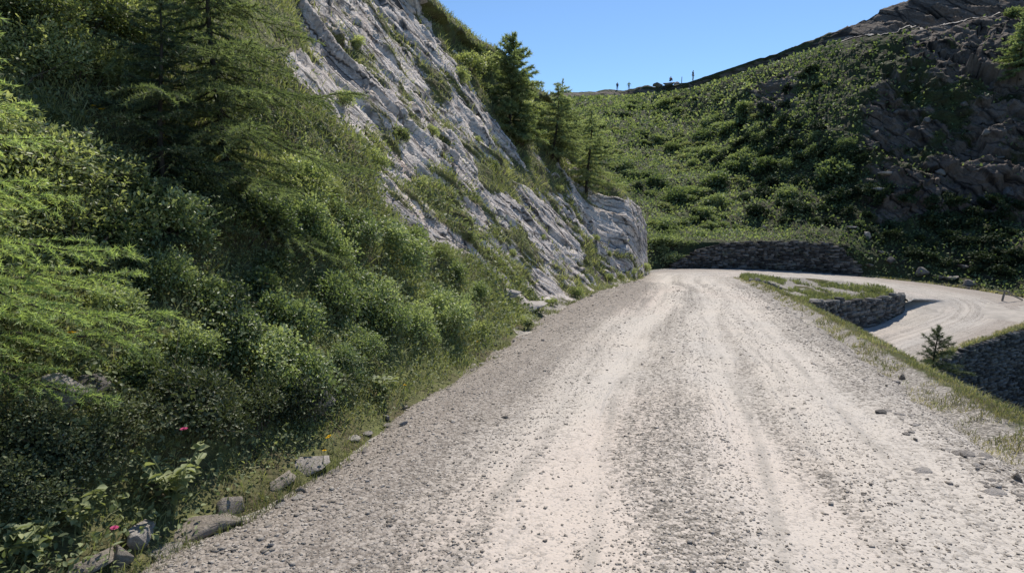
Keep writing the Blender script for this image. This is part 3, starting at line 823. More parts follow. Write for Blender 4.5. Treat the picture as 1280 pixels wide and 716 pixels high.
# ------------------------------------------------------------------ gravel (too many to count)
def gravel():
    bag = Bag(); rng = np.random.default_rng(4)
    Ps = ROADP; n_s, n_l = Ps.shape[:2]
    near = (ROADS < 46) & (Ps[:, n_l // 2, 1] > .8)
    idx = np.where(near)[0]
    lat = ROADUV[idx, :, 1]; C = Ps[idx]
    dist = np.linalg.norm(C - CAM, axis=2)
    lane = np.clip(np.exp(-((lat + .85) / .38) ** 2) + np.exp(-((lat - .7) / .3) ** 2) + .9 * np.exp(-((lat - 1.85) / .42) ** 2), 0, 1)
    uu = ROADS[idx][:, None]; lat = lat + .38 * np.sin((uu - 18) * .24) + .10 * np.sin(uu * .71)
    nz = fbm(C[..., 0] * .6, C[..., 1] * .6, .4, 3)
    dens = (1 - .86 * np.clip(lane + .45 * nz, 0, 1))
    ds = np.gradient(ROADS)[idx][:, None]
    w = (dens * ds / dist ** 1.55).ravel(); cum = np.cumsum(w); cum /= cum[-1]
    N = 50000
    k = np.searchsorted(cum, rng.random(N))
    i, j = np.divmod(k, n_l); i = np.clip(i, 0, len(idx) - 2); j = np.clip(j, 0, n_l - 2)
    a, b = rng.random((2, N, 1))
    G = C
    p = (G[i, j] * (1 - a) + G[i + 1, j] * a) * (1 - b) + (G[i, j + 1] * (1 - a) + G[i + 1, j + 1] * a) * b
    d = np.linalg.norm(p - CAM, axis=1)
    r = .0050 * np.exp(rng.normal(0, .42, N)) * np.maximum(1, d / 7.5) ** .6
    big = rng.random(N) < .008; r[big] *= 1.9
    edge = np.abs(np.where(True, ROADUV[idx][i, j][:, 1], 0)) > 2.2
    r *= np.where(edge, 1.25, 1)
    V = _BOX[None] * 2 * np.stack([r * rng.uniform(.8, 1.4, N), r * rng.uniform(.6, 1.1, N), r * rng.uniform(.3, .6, N)], 1)[:, None]
    V = V * rng.uniform(.62, 1.12, (N, 8, 3))
    th = rng.uniform(0, 6.28, N); c, s = np.cos(th)[:, None], np.sin(th)[:, None]
    x, y, z = V[..., 0].copy(), V[..., 1].copy(), V[..., 2].copy()
    ti = rng.normal(0, .3, N)[:, None]
    z, x = z * np.cos(ti) - x * np.sin(ti), z * np.sin(ti) + x * np.cos(ti)
    V = np.stack([x * c - y * s, x * s + y * c, z], 2) + p[:, None] + np.array([0, 0, 1.]) * (r * .1)[:, None, None]
    f4 = (np.arange(N)[:, None, None] * 8 + _BF[None]).reshape(-1, 4)
    bag.add(V.reshape(-1, 3), None, f4, np.repeat(rng.beta(1.6, 1.6, N) * .9, 8))
    o = obj('gravel', bag.mesh('gravel', MAT_GRAVEL)); tag(o, 'loose crushed stone strewn over the road', 'gravel', kind='stuff')
gravel()
# ------------------------------------------------------------------ sampling the slopes
def sample(P, wgt, N, rng, power=2.0, margin=60, near=1.5):
    C = (P[:-1, :-1] + P[1:, 1:]) / 2
    e1 = P[1:, :-1] - P[:-1, :-1]; e2 = P[:-1, 1:] - P[:-1, :-1]
    cr = np.cross(e1, e2); area = np.linalg.norm(cr, axis=2)
    d = np.linalg.norm(C - CAM, axis=2); px, py, dep = project(C)
    vis = (dep > .3) & (px > -margin - 120) & (px < 1280 + margin + 120) & (py > -margin - 160) & (py < 716 + margin + 60)
    w = (area / np.maximum(d, near) ** power * wgt[:-1, :-1] * vis).ravel()
    cum = np.cumsum(w); cum /= cum[-1]
    k = np.searchsorted(cum, rng.random(N)); i, j = np.divmod(np.clip(k, 0, len(w) - 1), C.shape[1])
    a, b = rng.random((2, N, 1))
    p = P[i, j] + (P[i + 1, j] - P[i, j]) * a + (P[i, j + 1] - P[i, j]) * b
    nn = unit(cr[i, j]); nn = np.where(nn[:, 2:3] < 0, -nn, nn)
    return p, nn, np.linalg.norm(p - CAM, axis=1), i, j

def grass_blades(bag, p, n, L, W, rng, tint, lean=.45):
    N = len(p); up = unit(np.array([0, 0, 1.]) * .8 + n * .5 + rng.normal(0, lean, (N, 3)) * [1, 1, .3])
    out = unit(rng.normal(size=(N, 3)) * [1, 1, .2]); side = unit(np.cross(up, out))
    L = np.broadcast_to(L, (N,))[:, None]; W = np.broadcast_to(W, (N,))[:, None]
    m = p + up * L * .55; t = p + up * L * .85 + out * L * .38 - np.array([0, 0, 1.]) * L * .08
    V = np.stack([p - side * W * .5, p + side * W * .5, m + side * W * .4, m - side * W * .4, t], 1).reshape(-1, 3)
    k = np.arange(N)[:, None] * 5
    bag.add(V, k + np.array([3, 2, 4]), k + np.array([0, 1, 2, 3]), np.repeat(np.broadcast_to(tint, (N,)), 5))

rng = np.random.default_rng(31)
spx, spy, _ = project(SLOPE)
TURF = 1 - sstep(.35, .6, SROCK)
foot = sstep(-.15, .25, SD)

# low herbs and dwarf shrubs over the left hillside
def hillside_cover():
    bag = Bag()
    w = TURF * foot * (.35 + sstep(-.1, .3, fbm(SU * .5, SD * 1.2, 5.1, 3)))
    p, n, d, i, j = sample(SLOPE, w, 60000, rng, 1.75)
    N = len(p); L = np.maximum(.028, .0021 * d) * rng.uniform(.7, 1.6, N)
    ax = unit(n * .7 + rng.normal(0, .8, (N, 3))); nr = unit(n + rng.normal(0, .5, (N, 3)) + [0, 0, .5])
    pat = fbm(p[:, 0] * .7, p[:, 1] * .7, p[:, 2] * .7, 3)
    leaves(bag, p + n * (rng.random((N, 1)) ** 1.5 * .16), ax, nr, L, L * rng.uniform(.4, .7, N), np.clip(.45 + .3 * pat + rng.normal(0, .18, N), 0, 1))
    o = obj('ground_cover', bag.mesh('ground_cover', M_HERB)); tag(o, 'low leafy herbs covering the left hillside', 'ground cover', kind='stuff')
hillside_cover()

def near_cover():
    bag, gb = Bag(), Bag()
    w = foot * TURF * (SD < 3.2) * (SU < 16) * np.where((SU < 4.2) & (SD < .55), .12, 1)
    p, n, d, i, j = sample(SLOPE, w, 26000, rng, 1.2)
    N = len(p); L = rng.uniform(.018, .05, N) * np.maximum(1, d / 6)
    ax = unit(n * .5 + rng.normal(0, .8, (N, 3))); nr = unit(n + rng.normal(0, .5, (N, 3)) + [0, 0, .5])
    leaves(bag, p + n * (rng.random((N, 1)) ** 1.3 * .2), ax, nr, L, L * rng.uniform(.3, .7, N), np.clip(.4 + rng.normal(0, .2, N), 0, 1))
    o = obj('ground_cover', bag.mesh('bank_cover', M_HERB)); tag(o, 'small herbs along the foot of the left bank', 'ground cover', kind='stuff')
    p, n, d, i, j = sample(SLOPE, w, 14000, rng, 1.2)
    grass_blades(gb, p, n, rng.uniform(.06, .28, len(p)), np.maximum(.004, .001 * d), rng, np.clip(rng.normal(.4, .2, len(p)), 0, 1))
    o = obj('grass', gb.mesh('bank_grass', M_GRASS)); tag(o, 'long grass along the foot of the left bank', 'grass', kind='stuff')
near_cover()

def hillside_grass():
    bag = Bag()
    w = TURF * foot * (.3 + sstep(-.2, .35, fbm(SU * .35 + 9, SD * .8, 3.1, 3))) + .05 * (SROCK > .3) * (SROCK < .8) * foot
    p, n, d, i, j = sample(SLOPE, w, 62000, rng, 1.6)
    N = len(p); L = np.clip(.10 + .006 * d, .1, .34) * rng.uniform(.6, 1.5, N)
    pat = fbm(p[:, 0] * .5, p[:, 1] * .5, p[:, 2] * .5 + 7, 3)
    grass_blades(bag, p - n * .01, n, L, np.maximum(.006, .0011 * d), rng, np.clip(.5 + .35 * pat + rng.normal(0, .18, N), 0, 1))
    o = obj('grass', bag.mesh('grass', M_GRASS)); tag(o, 'alpine grass growing between the rocks of the left hillside', 'grass', kind='stuff')
hillside_grass()

def road_sides():
    """dry grass on the outer verge, thin tufts along the foot of the bank, turf on island and lower wall"""
    bag, gb = Bag(), Bag()
    def along(k0, k1, side, lo, hi, N, pw=1.3, clump=.0, sc=.8):
        k = np.arange(k0, k1); d = np.hypot(RP[k, 0], RP[k, 1] + .01)
        w = 1 / np.maximum(d, 2) ** pw; cum = np.cumsum(w) / w.sum()
        kk = k[np.searchsorted(cum, rng.random(N))]
        lat = RP[kk, 4 if side > 0 else 3] + lo + (hi - lo) * rng.random(N)
        rt = np.stack([RT[kk, 1], -RT[kk, 0]], 1) * side
        xy = RP[kk, :2] + rt * lat[:, None] + RT[kk] * rng.uniform(-.2, .2, (N, 1))
        keep = fbm(xy[:, 0] * sc, xy[:, 1] * sc, 2.2, 3) > clump
        return xy[keep]
    kstr = int(np.argmin(np.hypot(RP[:, 0] - 12.9, RP[:, 1] - 40.5))); kst0 = int(np.argmin(np.hypot(RP[:, 0], RP[:, 1])))
    def put(b, xy, L, tl, ts, zoff=0.0):
        z = ground_z(xy[:, 0], xy[:, 1])[0]
        p = np.column_stack([xy, z + zoff]); d = np.linalg.norm(p - CAM, axis=1); N = len(p)
        n = np.tile([0, 0, 1.], (N, 1))
        t = np.clip(tl + ts * fbm(p[:, 0] * .9, p[:, 1] * .9, 0, 3) + rng.normal(0, .15, N), 0, 1)
        grass_blades(b, p, n, L * rng.uniform(.5, 1.5, N) * np.clip(.8 + d * .012, 1, 1.5), np.maximum(.0045, .00075 * d), rng, t)
    put(bag, along(kst0, kstr, 1, -.15, .8, 30000, 1.2, .12, 1.6), .06, .45, .7)
    put(bag, along(kst0, kstr, 1, -.5, .1, 9000, 1.2, .25, 1.8), .05, .4, .6)
    put(bag, along(kst0, kstr, 1, .2, 1.25, 20000, 1.2, .0, 1.8), .10, .4, .6)
    put(gb, along(kst0, kstr, 1, .1, 2.2, 30000, 1.2, .02, 1.8), .11, .4, .5)
    put(gb, along(kst0, kst0 + 120, -1, -.1, .5, 14000, 1.0, .02, 1.2), .12, .4, .4)
    put(bag, along(kst0, kst0 + 75, -1, .0, .3, 1500, 1.0, .2, 1.2), .10, .3, .4)
    kk0 = k0 - 8
    put(bag, along(kk0, k1, -1, -.25, .45, 9000, .5, -.25), .20, .55, .4)
    put(gb, along(kk0, k1, -1, .0, .45, 5000, .5, -.3), .20, .6, .4)
    # island top
    xy = rng.uniform([13, 34], [28, 42], (22000, 2)); D = road_query(xy[:, 0], xy[:, 1])[0]
    wd = np.min(np.hypot(xy[:, None, 0] - ip[None, :, 0], xy[:, None, 1] - ip[None, :, 1]), axis=1)
    m = (D > .25) & ((fbm(xy[:, 0] * .5, xy[:, 1] * .5, 6.2, 3) > .02) | (wd < 1.6) | (D < .9))
    z = ground_z(xy[m, 0], xy[m, 1])[0]
    xm = xy[m][z > -5.2]
    put(gb, xm, .2, .5, .4)
    o = obj('grass', bag.mesh('verge_grass', M_DRYGRASS)); tag(o, 'dry yellowish grass along the outer verge of the road', 'grass', kind='stuff')
    o = obj('grass', gb.mesh('verge_green', M_GRASS)); tag(o, 'green grass on the road bank, the island and the lower wall', 'grass', kind='stuff')
road_sides()

def mountain_cover():
    bag = Bag()
    turf = 1 - .8 * sstep(.4, .65, HROCK)
    w = turf * (HK > np.where((HC < 850) | (HC > 1045), 1.0, 2.0)) * (HK < np.where(HC > 1050, 5.9, 6.6)) * (1 - .72 * sstep(1010, 1120, HC) * sstep(2.6, 3.3, HK))
    p, n, d, i, j = sample(HILL, w, 70000, rng, 1.6)
    N = len(p); C = HC[i, j]
    L = np.clip(.0034 * d, .12, .5) * rng.uniform(.6, 1.7, N)
    pat = fbm(p[:, 0] * .16, p[:, 1] * .16, p[:, 2] * .16, 4)
    t = np.clip(.48 + .42 * pat + rng.normal(0, .2, N) - .45 * sstep(960, 1080, C), 0, 1)  # last term darkens leaves towards the cliff, painting its shade
    ax = unit(n + rng.normal(0, .8, (N, 3))); nr = unit(n + [0, 0, .6] + rng.normal(0, .5, (N, 3)))
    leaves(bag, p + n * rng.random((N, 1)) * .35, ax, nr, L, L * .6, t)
    o = obj('ground_cover', bag.mesh('mountain_cover', M_HILLSHRUB)); tag(o, 'low dense dwarf shrubs and herbs covering the far mountain side', 'ground cover', kind='stuff')
mountain_cover()

# ------------------------------------------------------------------ shrubs
def shrub_meshes(seed, R, H, nleaf, leaf, mat, nclump=16, open_=.5, stems=9, narrow=.55, shoots=26, dead=5):
    rng = np.random.default_rng(seed)
    c = rng.normal(size=(nclump, 3)); c = unit(c); c[:, 2] = np.abs(c[:, 2])
    rad = rng.uniform(.35, 1, nclump) ** .6
    cc = c * rad[:, None] * [R * .72, R * .72, H * .62] + [0, 0, H * .25]
    cr = rng.uniform(.16, .46, nclump) * R
    sb = Bag()
    for k in range(min(stems, nclump)):
        t = np.linspace(0, 1, 5)[:, None]; b = np.array([rng.normal(0, R * .12), rng.normal(0, R * .12), -.12 * H])
        pts = b * (1 - t) + cc[k] * t + np.sin(t * np.pi) * np.array([0, 0, .06 * H]) + rng.normal(0, .02 * R, (5, 3))
        tube(sb, pts, np.linspace(.016, .005, 5) * R * 1.3, 4)
    bag = Bag()
    k = rng.choice(nclump, nleaf, p=cr ** 2 / (cr ** 2).sum())
    d = unit(rng.normal(size=(nleaf, 3)) + [0, 0, .35])
    r = rng.random(nleaf) ** open_
    p = cc[k] + d * (cr[k] * r)[:, None]
    p[:, 2] = np.maximum(p[:, 2], -.05 * H)
    ax = unit(d * .7 + rng.normal(0, .55, (nleaf, 3)) + [0, 0, .25]); nr = unit(d * .5 + [0, 0, .9] + rng.normal(0, .55, (nleaf, 3)))
    L = leaf * rng.uniform(.65, 1.35, nleaf)
    ct = rng.normal(0, .10, nclump)
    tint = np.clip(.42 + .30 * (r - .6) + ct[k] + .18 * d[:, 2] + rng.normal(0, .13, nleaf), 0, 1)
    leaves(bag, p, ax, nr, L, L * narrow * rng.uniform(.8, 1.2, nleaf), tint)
    for _ in range(shoots):                                  # long shoots breaking the outline
        c0 = rng.integers(nclump); dr = unit(rng.normal(size=3) * [1, 1, .5] + [0, 0, .9]); ln = R * rng.uniform(.25, .6)
        a = cc[c0] + dr * cr[c0] * .6; t = np.linspace(0, 1, 5)[:, None]
        pts = a + dr * ln * t + np.array([dr[0], dr[1], -.35]) * (ln * .25 * t * t)
        tube(sb, pts, np.linspace(.005, .002, 5) * R * 1.4, 3)
        n = max(6, int(ln / leaf * 2.6)); q = .15 + .85 * np.sort(rng.random(n))
        pp = np.column_stack([np.interp(q, t[:, 0], pts[:, k]) for k in range(3)])
        ax = unit(dr * .7 + rng.normal(0, .65, (n, 3))); L = leaf * rng.uniform(.6, 1.3, n) * (1.15 - .5 * q)
        leaves(bag, pp, ax, unit(rng.normal(0, .5, (n, 3)) + [0, 0, 1]), L, L * narrow, np.clip(rng.normal(.68, .14, n), 0, 1))
    for _ in range(dead):                                    # bare dead twigs
        c0 = rng.integers(nclump); dr = unit(rng.normal(size=3) * [1, 1, .6] + [0, 0, .4]); ln = R * rng.uniform(.3, .6); t = np.linspace(0, 1, 4)[:, None]
        tube(sb, cc[c0] + dr * ln * t + rng.normal(0, .03 * R, (4, 3)), np.linspace(.005, .0016, 4) * R, 3, .9)
    return bag.mesh('foliage', mat), sb.mesh('stem', M_TWIG)

def shrub_set(n, seed, *a, **k): return [shrub_meshes(seed + i, *a, **k) for i in range(n)]
NEAR_ALDER = shrub_set(4, 100, .72, .85, 4400, .052, M_ALDER, nclump=20)
NEAR_WILLOW = shrub_set(3, 140, .62, .7, 3600, .04, M_ALDER2, nclump=16, narrow=.42)
MID = shrub_set(3, 160, .8, .95, 1900, .085, M_ALDER2, nclump=14)
FAR = shrub_set(6, 180, 1.7, 1.35, 1300, .25, M_HILLSHRUB, nclump=22, stems=4, shoots=14, dead=0)
DARKM = leaf_mat('dark_shade_painted_leaf', (.012, .024, .010), (.028, .046, .017), (.05, .075, .026), .12, .7, .2)  # dark leaf with cliff shade painted in; also serves dark hillside bushes
NEAR_DARK = shrub_set(3, 220, .66, .72, 3400, .045, leaf_mat('shade_painted_alder_leaf', (.025, .036, .015), (.06, .078, .03), (.13, .15, .06), .25, .5, .35), nclump=16)  # alder leaf colour darkened to paint the shade under the thicket
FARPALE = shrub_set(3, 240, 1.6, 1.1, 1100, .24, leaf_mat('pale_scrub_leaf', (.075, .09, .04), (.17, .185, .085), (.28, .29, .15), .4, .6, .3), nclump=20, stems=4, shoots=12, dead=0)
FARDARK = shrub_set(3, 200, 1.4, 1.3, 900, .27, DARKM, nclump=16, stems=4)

def shrub(kind, loc, s, label, group, name=None, n=None, cat='shrub', squash=1.0, parts=True):
    name = name or KINDNAME[id(kind)]
    f, st = kind[random.randrange(len(kind))]
    tilt = (0, 0)
    if n is not None:                                        # lean a little out of the slope
        tilt = (-math.atan2(n[1], n[2]) * .35, math.atan2(n[0], n[2]) * .35)
    cat = 'bush' if 'bush' in name else 'shrub'
    e = empty(name, loc, (tilt[0], tilt[1], random.uniform(0, 6.28)), (s * random.uniform(.9, 1.15), s * random.uniform(.9, 1.15), s * squash * random.uniform(.85, 1.15)))
    tag(e, label, cat, group)
    obj('foliage', f, e)
    if parts: obj('stem', st, e)
    return e

KINDNAME = {id(NEAR_ALDER): 'alder_shrub', id(NEAR_WILLOW): 'willow_shrub', id(MID): 'leafy_bush', id(FAR): 'alder_shrub', id(FARPALE): 'pale_shrub', id(FARDARK): 'dark_bush', id(NEAR_DARK): 'leafy_bush'}

def scatter_px(poly, N, mind, rng):
    poly = np.array(poly, float); lo, hi = poly.min(0), poly.max(0); out = []; tries = 0
    while len(out) < N and tries < N * 60:
        tries += 1; q = lo + (hi - lo) * rng.random(2)
        if not inpoly(q[0:1], q[1:2], poly)[0]: continue
        md = mind(q) if callable(mind) else mind
        if any((q[0] - a) ** 2 + ((q[1] - b) * 1.15) ** 2 < md * md for a, b in out): continue
        out.append(tuple(q))
    return out

rng = np.random.default_rng(52)
# alder thicket on the left bank beside the road
for q in scatter_px([(120, 330), (230, 262), (420, 275), (535, 325), (602, 368), (590, 410), (515, 462), (440, 505), (330, 520), (180, 505), (120, 430)], 34, lambda q: 62 - .055 * q[0], rng):
    p, n = hit(*q); shrub(NEAR_ALDER, p - n * .08, rng.uniform(.55, 1.0) * np.clip(np.linalg.norm(p) / 8, .62, 1.0), 'dark green alder shrub with small oval leaves in the thicket beside the road', 'alder thicket on the left bank', n=n)
# willow scrub higher up the bank
for q in scatter_px([(-40, -40), (230, -40), (200, 60), (140, 150), (60, 130), (0, 60)], 15, 52, rng) + scatter_px([(20, 190), (180, 270), (230, 240), (380, 240), (420, 275), (240, 255), (120, 330), (-30, 330)], 7, 60, rng):
    p, n = hit(*q); shrub(NEAR_WILLOW, p - n * .05, rng.uniform(.6, .95), 'pale green willow shrub with narrow leaves scattered over the upper left bank', 'willow scrub on the upper bank', n=n)
for q in scatter_px([(400, 235), (450, 265), (530, 305), (560, 330), (450, 300), (390, 265)], 6, 34, rng):
    p, n = hit(*q); shrub(NEAR_WILLOW, p - n * .05, rng.uniform(.4, .7), 'low green bush on the turf between the alder thicket and the slate face', 'low bushes below the slate face', n=n)
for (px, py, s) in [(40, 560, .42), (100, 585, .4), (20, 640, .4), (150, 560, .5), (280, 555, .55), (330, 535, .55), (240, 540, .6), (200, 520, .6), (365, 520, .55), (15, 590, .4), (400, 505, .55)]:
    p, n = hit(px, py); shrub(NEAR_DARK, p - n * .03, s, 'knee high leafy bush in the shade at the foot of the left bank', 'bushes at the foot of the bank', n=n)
for (px, py, s) in [(655, 405, .24), (600, 425, .34), (760, 352, .42), (792, 345, .5), (806, 338, .55), (720, 372, .4), (690, 382, .3), (775, 348, .35)]:
    p, n = hit(px, py); shrub(MID, p, s, 'small bright green bush at the road edge under the slate face', 'bushes along the foot of the slate face', n=n)
for (px, py, s) in [(588, 92, 1.0), (600, 84, 1.15), (612, 92, 1.1), (624, 100, .9), (580, 105, .7), (660, 150, 1.1), (668, 170, 1.0), (648, 180, .8), (636, 172, .55)]:
    p, n = hit(px, py)
    if p is not None: shrub(MID, p, s, 'bushy green shrub beside the dense larch near the crest of the slate face', 'shrubs near the crest', n=n)
for (px, py, s) in [(600, 180, .4), (540, 170, .4), (660, 205, .5), (620, 210, .4), (500, 175, .45), (470, 210, .5), (530, 235, .35), (700, 240, .5), (745, 300, .4), (760, 320, .4), (680, 300, .35), (590, 300, .3), (450, 60, .4), (430, 130, .4), (640, 320, .3)]:
    p, n = hit(px, py); shrub(MID, p - n * .05, s * .8, 'small tuft of green scrub rooted in a crack of the slate face', 'scrub on the slate face', n=n)

# shrubs over the far hillside
def far_shrubs(poly, N, mind, kind, lo, hi, label, group, squash=.8):
    for q in scatter_px(poly, N, mind, rng):
        p, n = hit(*q)
        if p is None or p[1] < 44: continue
        if kind is FAR and N > 100:                          # ragged patches of different growth
            v = perlin(p[0] * .11, p[1] * .11, 3.3) + .35 * rng.normal()
            if v < -.55: continue
            if v > .42: shrub(FARDARK, p - np.array([0, 0, .25]), rng.uniform(.4, .9), 'darker bush among the lighter alder scrub on the hillside below the ridge', 'dark bushes on the far hillside', n=n, squash=squash, parts=False); continue
            if v < -.12: shrub(FARPALE, p - np.array([0, 0, .25]), rng.uniform(.35, .85), 'low pale green shrub among the alder scrub on the hillside below the ridge', 'pale shrubs on the far hillside', n=n, squash=squash * .8, parts=False); continue
        shrub(kind, p - np.array([0, 0, .25]), lo + (hi - lo) * rng.random() ** 1.5, label, group, n=n, squash=squash, parts=False)
far_shrubs([(690, 135), (760, 124), (870, 118), (930, 128), (985, 150), (935, 205), (912, 272), (845, 285), (820, 330), (806, 270), (765, 262), (700, 230), (680, 175)], 245, lambda q: 2.5 + .02 * (q[1] - 115), FAR, .35, 1.5, 'rounded green alder shrub in the dense scrub covering the hillside below the ridge', 'alder scrub on the far hillside')
far_shrubs([(815, 265), (905, 272), (930, 283), (880, 298), (855, 325), (822, 322)], 16, 15, FAR, .4, .7, 'low light green shrub at the left end of the hairpin wall', 'shrubs left of the hairpin wall')
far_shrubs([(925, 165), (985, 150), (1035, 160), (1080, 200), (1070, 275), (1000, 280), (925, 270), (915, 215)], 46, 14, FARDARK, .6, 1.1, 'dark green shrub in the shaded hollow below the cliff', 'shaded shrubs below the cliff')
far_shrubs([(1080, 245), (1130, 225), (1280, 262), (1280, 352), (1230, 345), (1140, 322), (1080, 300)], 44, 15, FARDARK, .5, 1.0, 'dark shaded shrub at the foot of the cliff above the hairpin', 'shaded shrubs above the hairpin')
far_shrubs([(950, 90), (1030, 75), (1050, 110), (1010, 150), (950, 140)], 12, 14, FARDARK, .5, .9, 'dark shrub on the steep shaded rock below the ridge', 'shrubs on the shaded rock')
for px, py, s, lab in [(1048, 222, 1.35, 'big bright yellow green shrub standing out against the shaded cliff'), (962, 212, 1.25, 'wide sunlit shrub left of the big bright shrub, in the shaded hollow'),
                       (938, 205, 1.0, 'sunlit shrub at the left end of the hollow below the cliff'), (988, 208, .9, 'sunlit shrub between the wide shrub and the big bright shrub'),
                       (1018, 190, .6, 'small round sunlit shrub above and left of the big bright shrub'), (1056, 180, .65, 'small sunlit shrub directly above the big bright shrub'),
                       (1020, 172, .55, 'smallest round sunlit shrub in the hollow, highest of its neighbours'), (935, 140, 1.2, 'tall pale shrub under the ridge beside the shaded rock'),
                       (945, 165, .9, 'pale shrub just below the tall pale shrub beside the shaded rock'), (985, 245, .8, 'lone lit shrub low in the shaded hollow'),
                       (1268, 22, .75, 'small round shrub on the edge of the upper track at the far right'), (1072, 280, .45, 'small yellow green bush at the right end of the terrace')]:
    p, n = hit(px, py)
    if p is not None: shrub(FAR, p - np.array([0, 0, .3]), s, lab, None, n=n)
# bank below the outer verge
for i, (px, py, Y, s) in enumerate([(1235, 560, 8.6, .5), (1262, 575, 8.0, .5), (1290, 590, 7.6, .5), (1255, 545, 9.6, .6), (1285, 555, 9.2, .6), (1300, 540, 10.5, .6), (1228, 540, 10.2, .5), (1268, 530, 11, .6)]):
    xx, yy = uv2xy(5.4 + i * .5, 4.5 + .45 * (i % 3)); g = drop(xx, yy)
    shrub(NEAR_WILLOW, (xx, yy, g[2] - .05), s * .95, 'bright green leafy bush on the bank below the right verge', 'bushes below the right verge')

# ------------------------------------------------------------------ conifers
def conifer(seed, H, R, nb, nlen, nwid, ndens, mat, droop=.15, rise=.35, twigs=9, bare=.06, taper=.85, lean=(0, 0), trunk_r=None, power=.9, ragged=.2, inner=False):
    rng = np.random.default_rng(seed); tb, cb = Bag(), Bag()
    h = np.linspace(0, 1, 12)[:, None]
    tp = np.concatenate([h * lean[0] * H + .02 * H * np.sin(h * 5 + seed), h * lean[1] * H + .015 * H * np.cos(h * 4 + seed), h * H], 1)
    tp[:, :2] -= tp[0, :2]; tp[0, 2] = -.15
    tr = trunk_r or .018 * H + .01
    tube(tb, tp, tr * (1 - h[:, 0] * .93) + .003, 6)
    P, A, W, T = [], [], [], []
    for k in range(nb):
        f = bare + (1 - bare) * (k + rng.random()) / nb
        base = np.array([np.interp(f * H, tp[:, 2], tp[:, c]) for c in range(3)])
        az = k * 2.4 + rng.normal(0, .4)
        L = R * ((1 - f) ** power * taper + .04) * rng.uniform(1 - ragged * 1.6, 1 + ragged)
        if inner and k % 3: L *= rng.uniform(.2, .5)
        if f < .18: L *= .75 + f * 1.2
        t = np.linspace(0, 1, 8)
        el = rise * (f - .25) + .1 * rng.normal()
        out = np.array([math.cos(az), math.sin(az)])
        dz = L * (math.sin(el) * t - droop * 2.2 * t * (1 - t * .55))
        pts = np.column_stack([base[0] + out[0] * L * t * math.cos(el), base[1] + out[1] * L * t * math.cos(el), base[2] + dz])
        pts[1:] += rng.normal(0, .015 * L, (7, 3))
        tube(tb, pts, np.linspace(tr * .28 * (1 - f * .6), .002 + .0006 * H, 8), 4)
        segs = [(pts, 1.0)]
        nt = max(2, int(twigs * L / R * 1.3))
        for m in range(nt):
            tt = .05 + .93 * (m + rng.random() * .6) / nt
            b = np.array([np.interp(tt, t, pts[:, c]) for c in range(3)])
            s = 1 if m % 2 else -1
            tl = L * .42 * (1 - tt * .72) * rng.uniform(.6, 1.25)
            dr = np.array([out[0] * .75 - out[1] * s * .75, out[1] * .75 + out[0] * s * .75, -.12 + rng.normal(0, .18)])
            q = np.linspace(0, 1, 4)[:, None]
            tw = b + dr * tl * q + np.array([0, 0, -1.]) * (droop * .9 * tl * q * q)
            segs.append((tw, .8))
            if H < 8: tube(tb, tw, np.linspace(.0016 + .0005 * H, .001 + .0003 * H, 4), 3)
        for sg, dn in segs:
            ln = np.linalg.norm(np.diff(sg, axis=0), axis=1).sum(); n = int(ln * ndens * dn) + 2
            q = rng.random(n) if dn < 1 else .12 + .88 * rng.random(n)
            tq = np.linspace(0, 1, len(sg))
            pp = np.column_stack([np.interp(q, tq, sg[:, c]) for c in range(3)])
            dv = unit(sg[-1] - sg[0])
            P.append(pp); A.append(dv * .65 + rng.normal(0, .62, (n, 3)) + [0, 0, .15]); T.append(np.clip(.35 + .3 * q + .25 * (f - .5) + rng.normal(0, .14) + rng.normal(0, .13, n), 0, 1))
    nt = int(H * .12 * ndens * 1.5)                          # leader
    q = 1 - rng.random(nt) * .12
    P.append(np.column_stack([np.interp(q * H, tp[:, 2], tp[:, c]) for c in range(3)])); A.append(rng.normal(0, .5, (nt, 3)) + [0, 0, .7]); T.append(np.full(nt, .6))
    P, A, T = np.concatenate(P), np.concatenate(A), np.concatenate(T)
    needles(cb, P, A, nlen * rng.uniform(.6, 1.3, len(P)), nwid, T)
    return tb.mesh('trunk', M_BARK), cb.mesh('crown', mat)

M_LARCHM = leaf_mat('grey_larch_needle', (.09, .115, .055), (.18, .215, .105), (.30, .34, .17), .5, .55, .3)
M_LARCHY = leaf_mat('young_larch_needle', (.12, .17, .05), (.25, .33, .10), (.37, .45, .16), .5, .55, .3)
M_SPRUCEL = leaf_mat('young_spruce_needle', (.04, .06, .025), (.085, .115, .045), (.15, .18, .075), .2, .55, .3)
def tree(name, meshes, loc, label, rz=0, s=1.0, group=None):
    e = empty(name, loc, (0, 0, rz), s); tag(e, label, 'tree', group)
    obj('trunk', meshes[0], e); obj('crown', meshes[1], e); return e

def base(px, py, off=.05):
    for k in range(90):                                      # stay on this side of the skyline of the bank
        p, n = hit(px - k, py + .3 * k)
        if p[1] < 52 or px > 1000 or off > 1: break
    return p - np.array([0, 0, min(off, .2)])

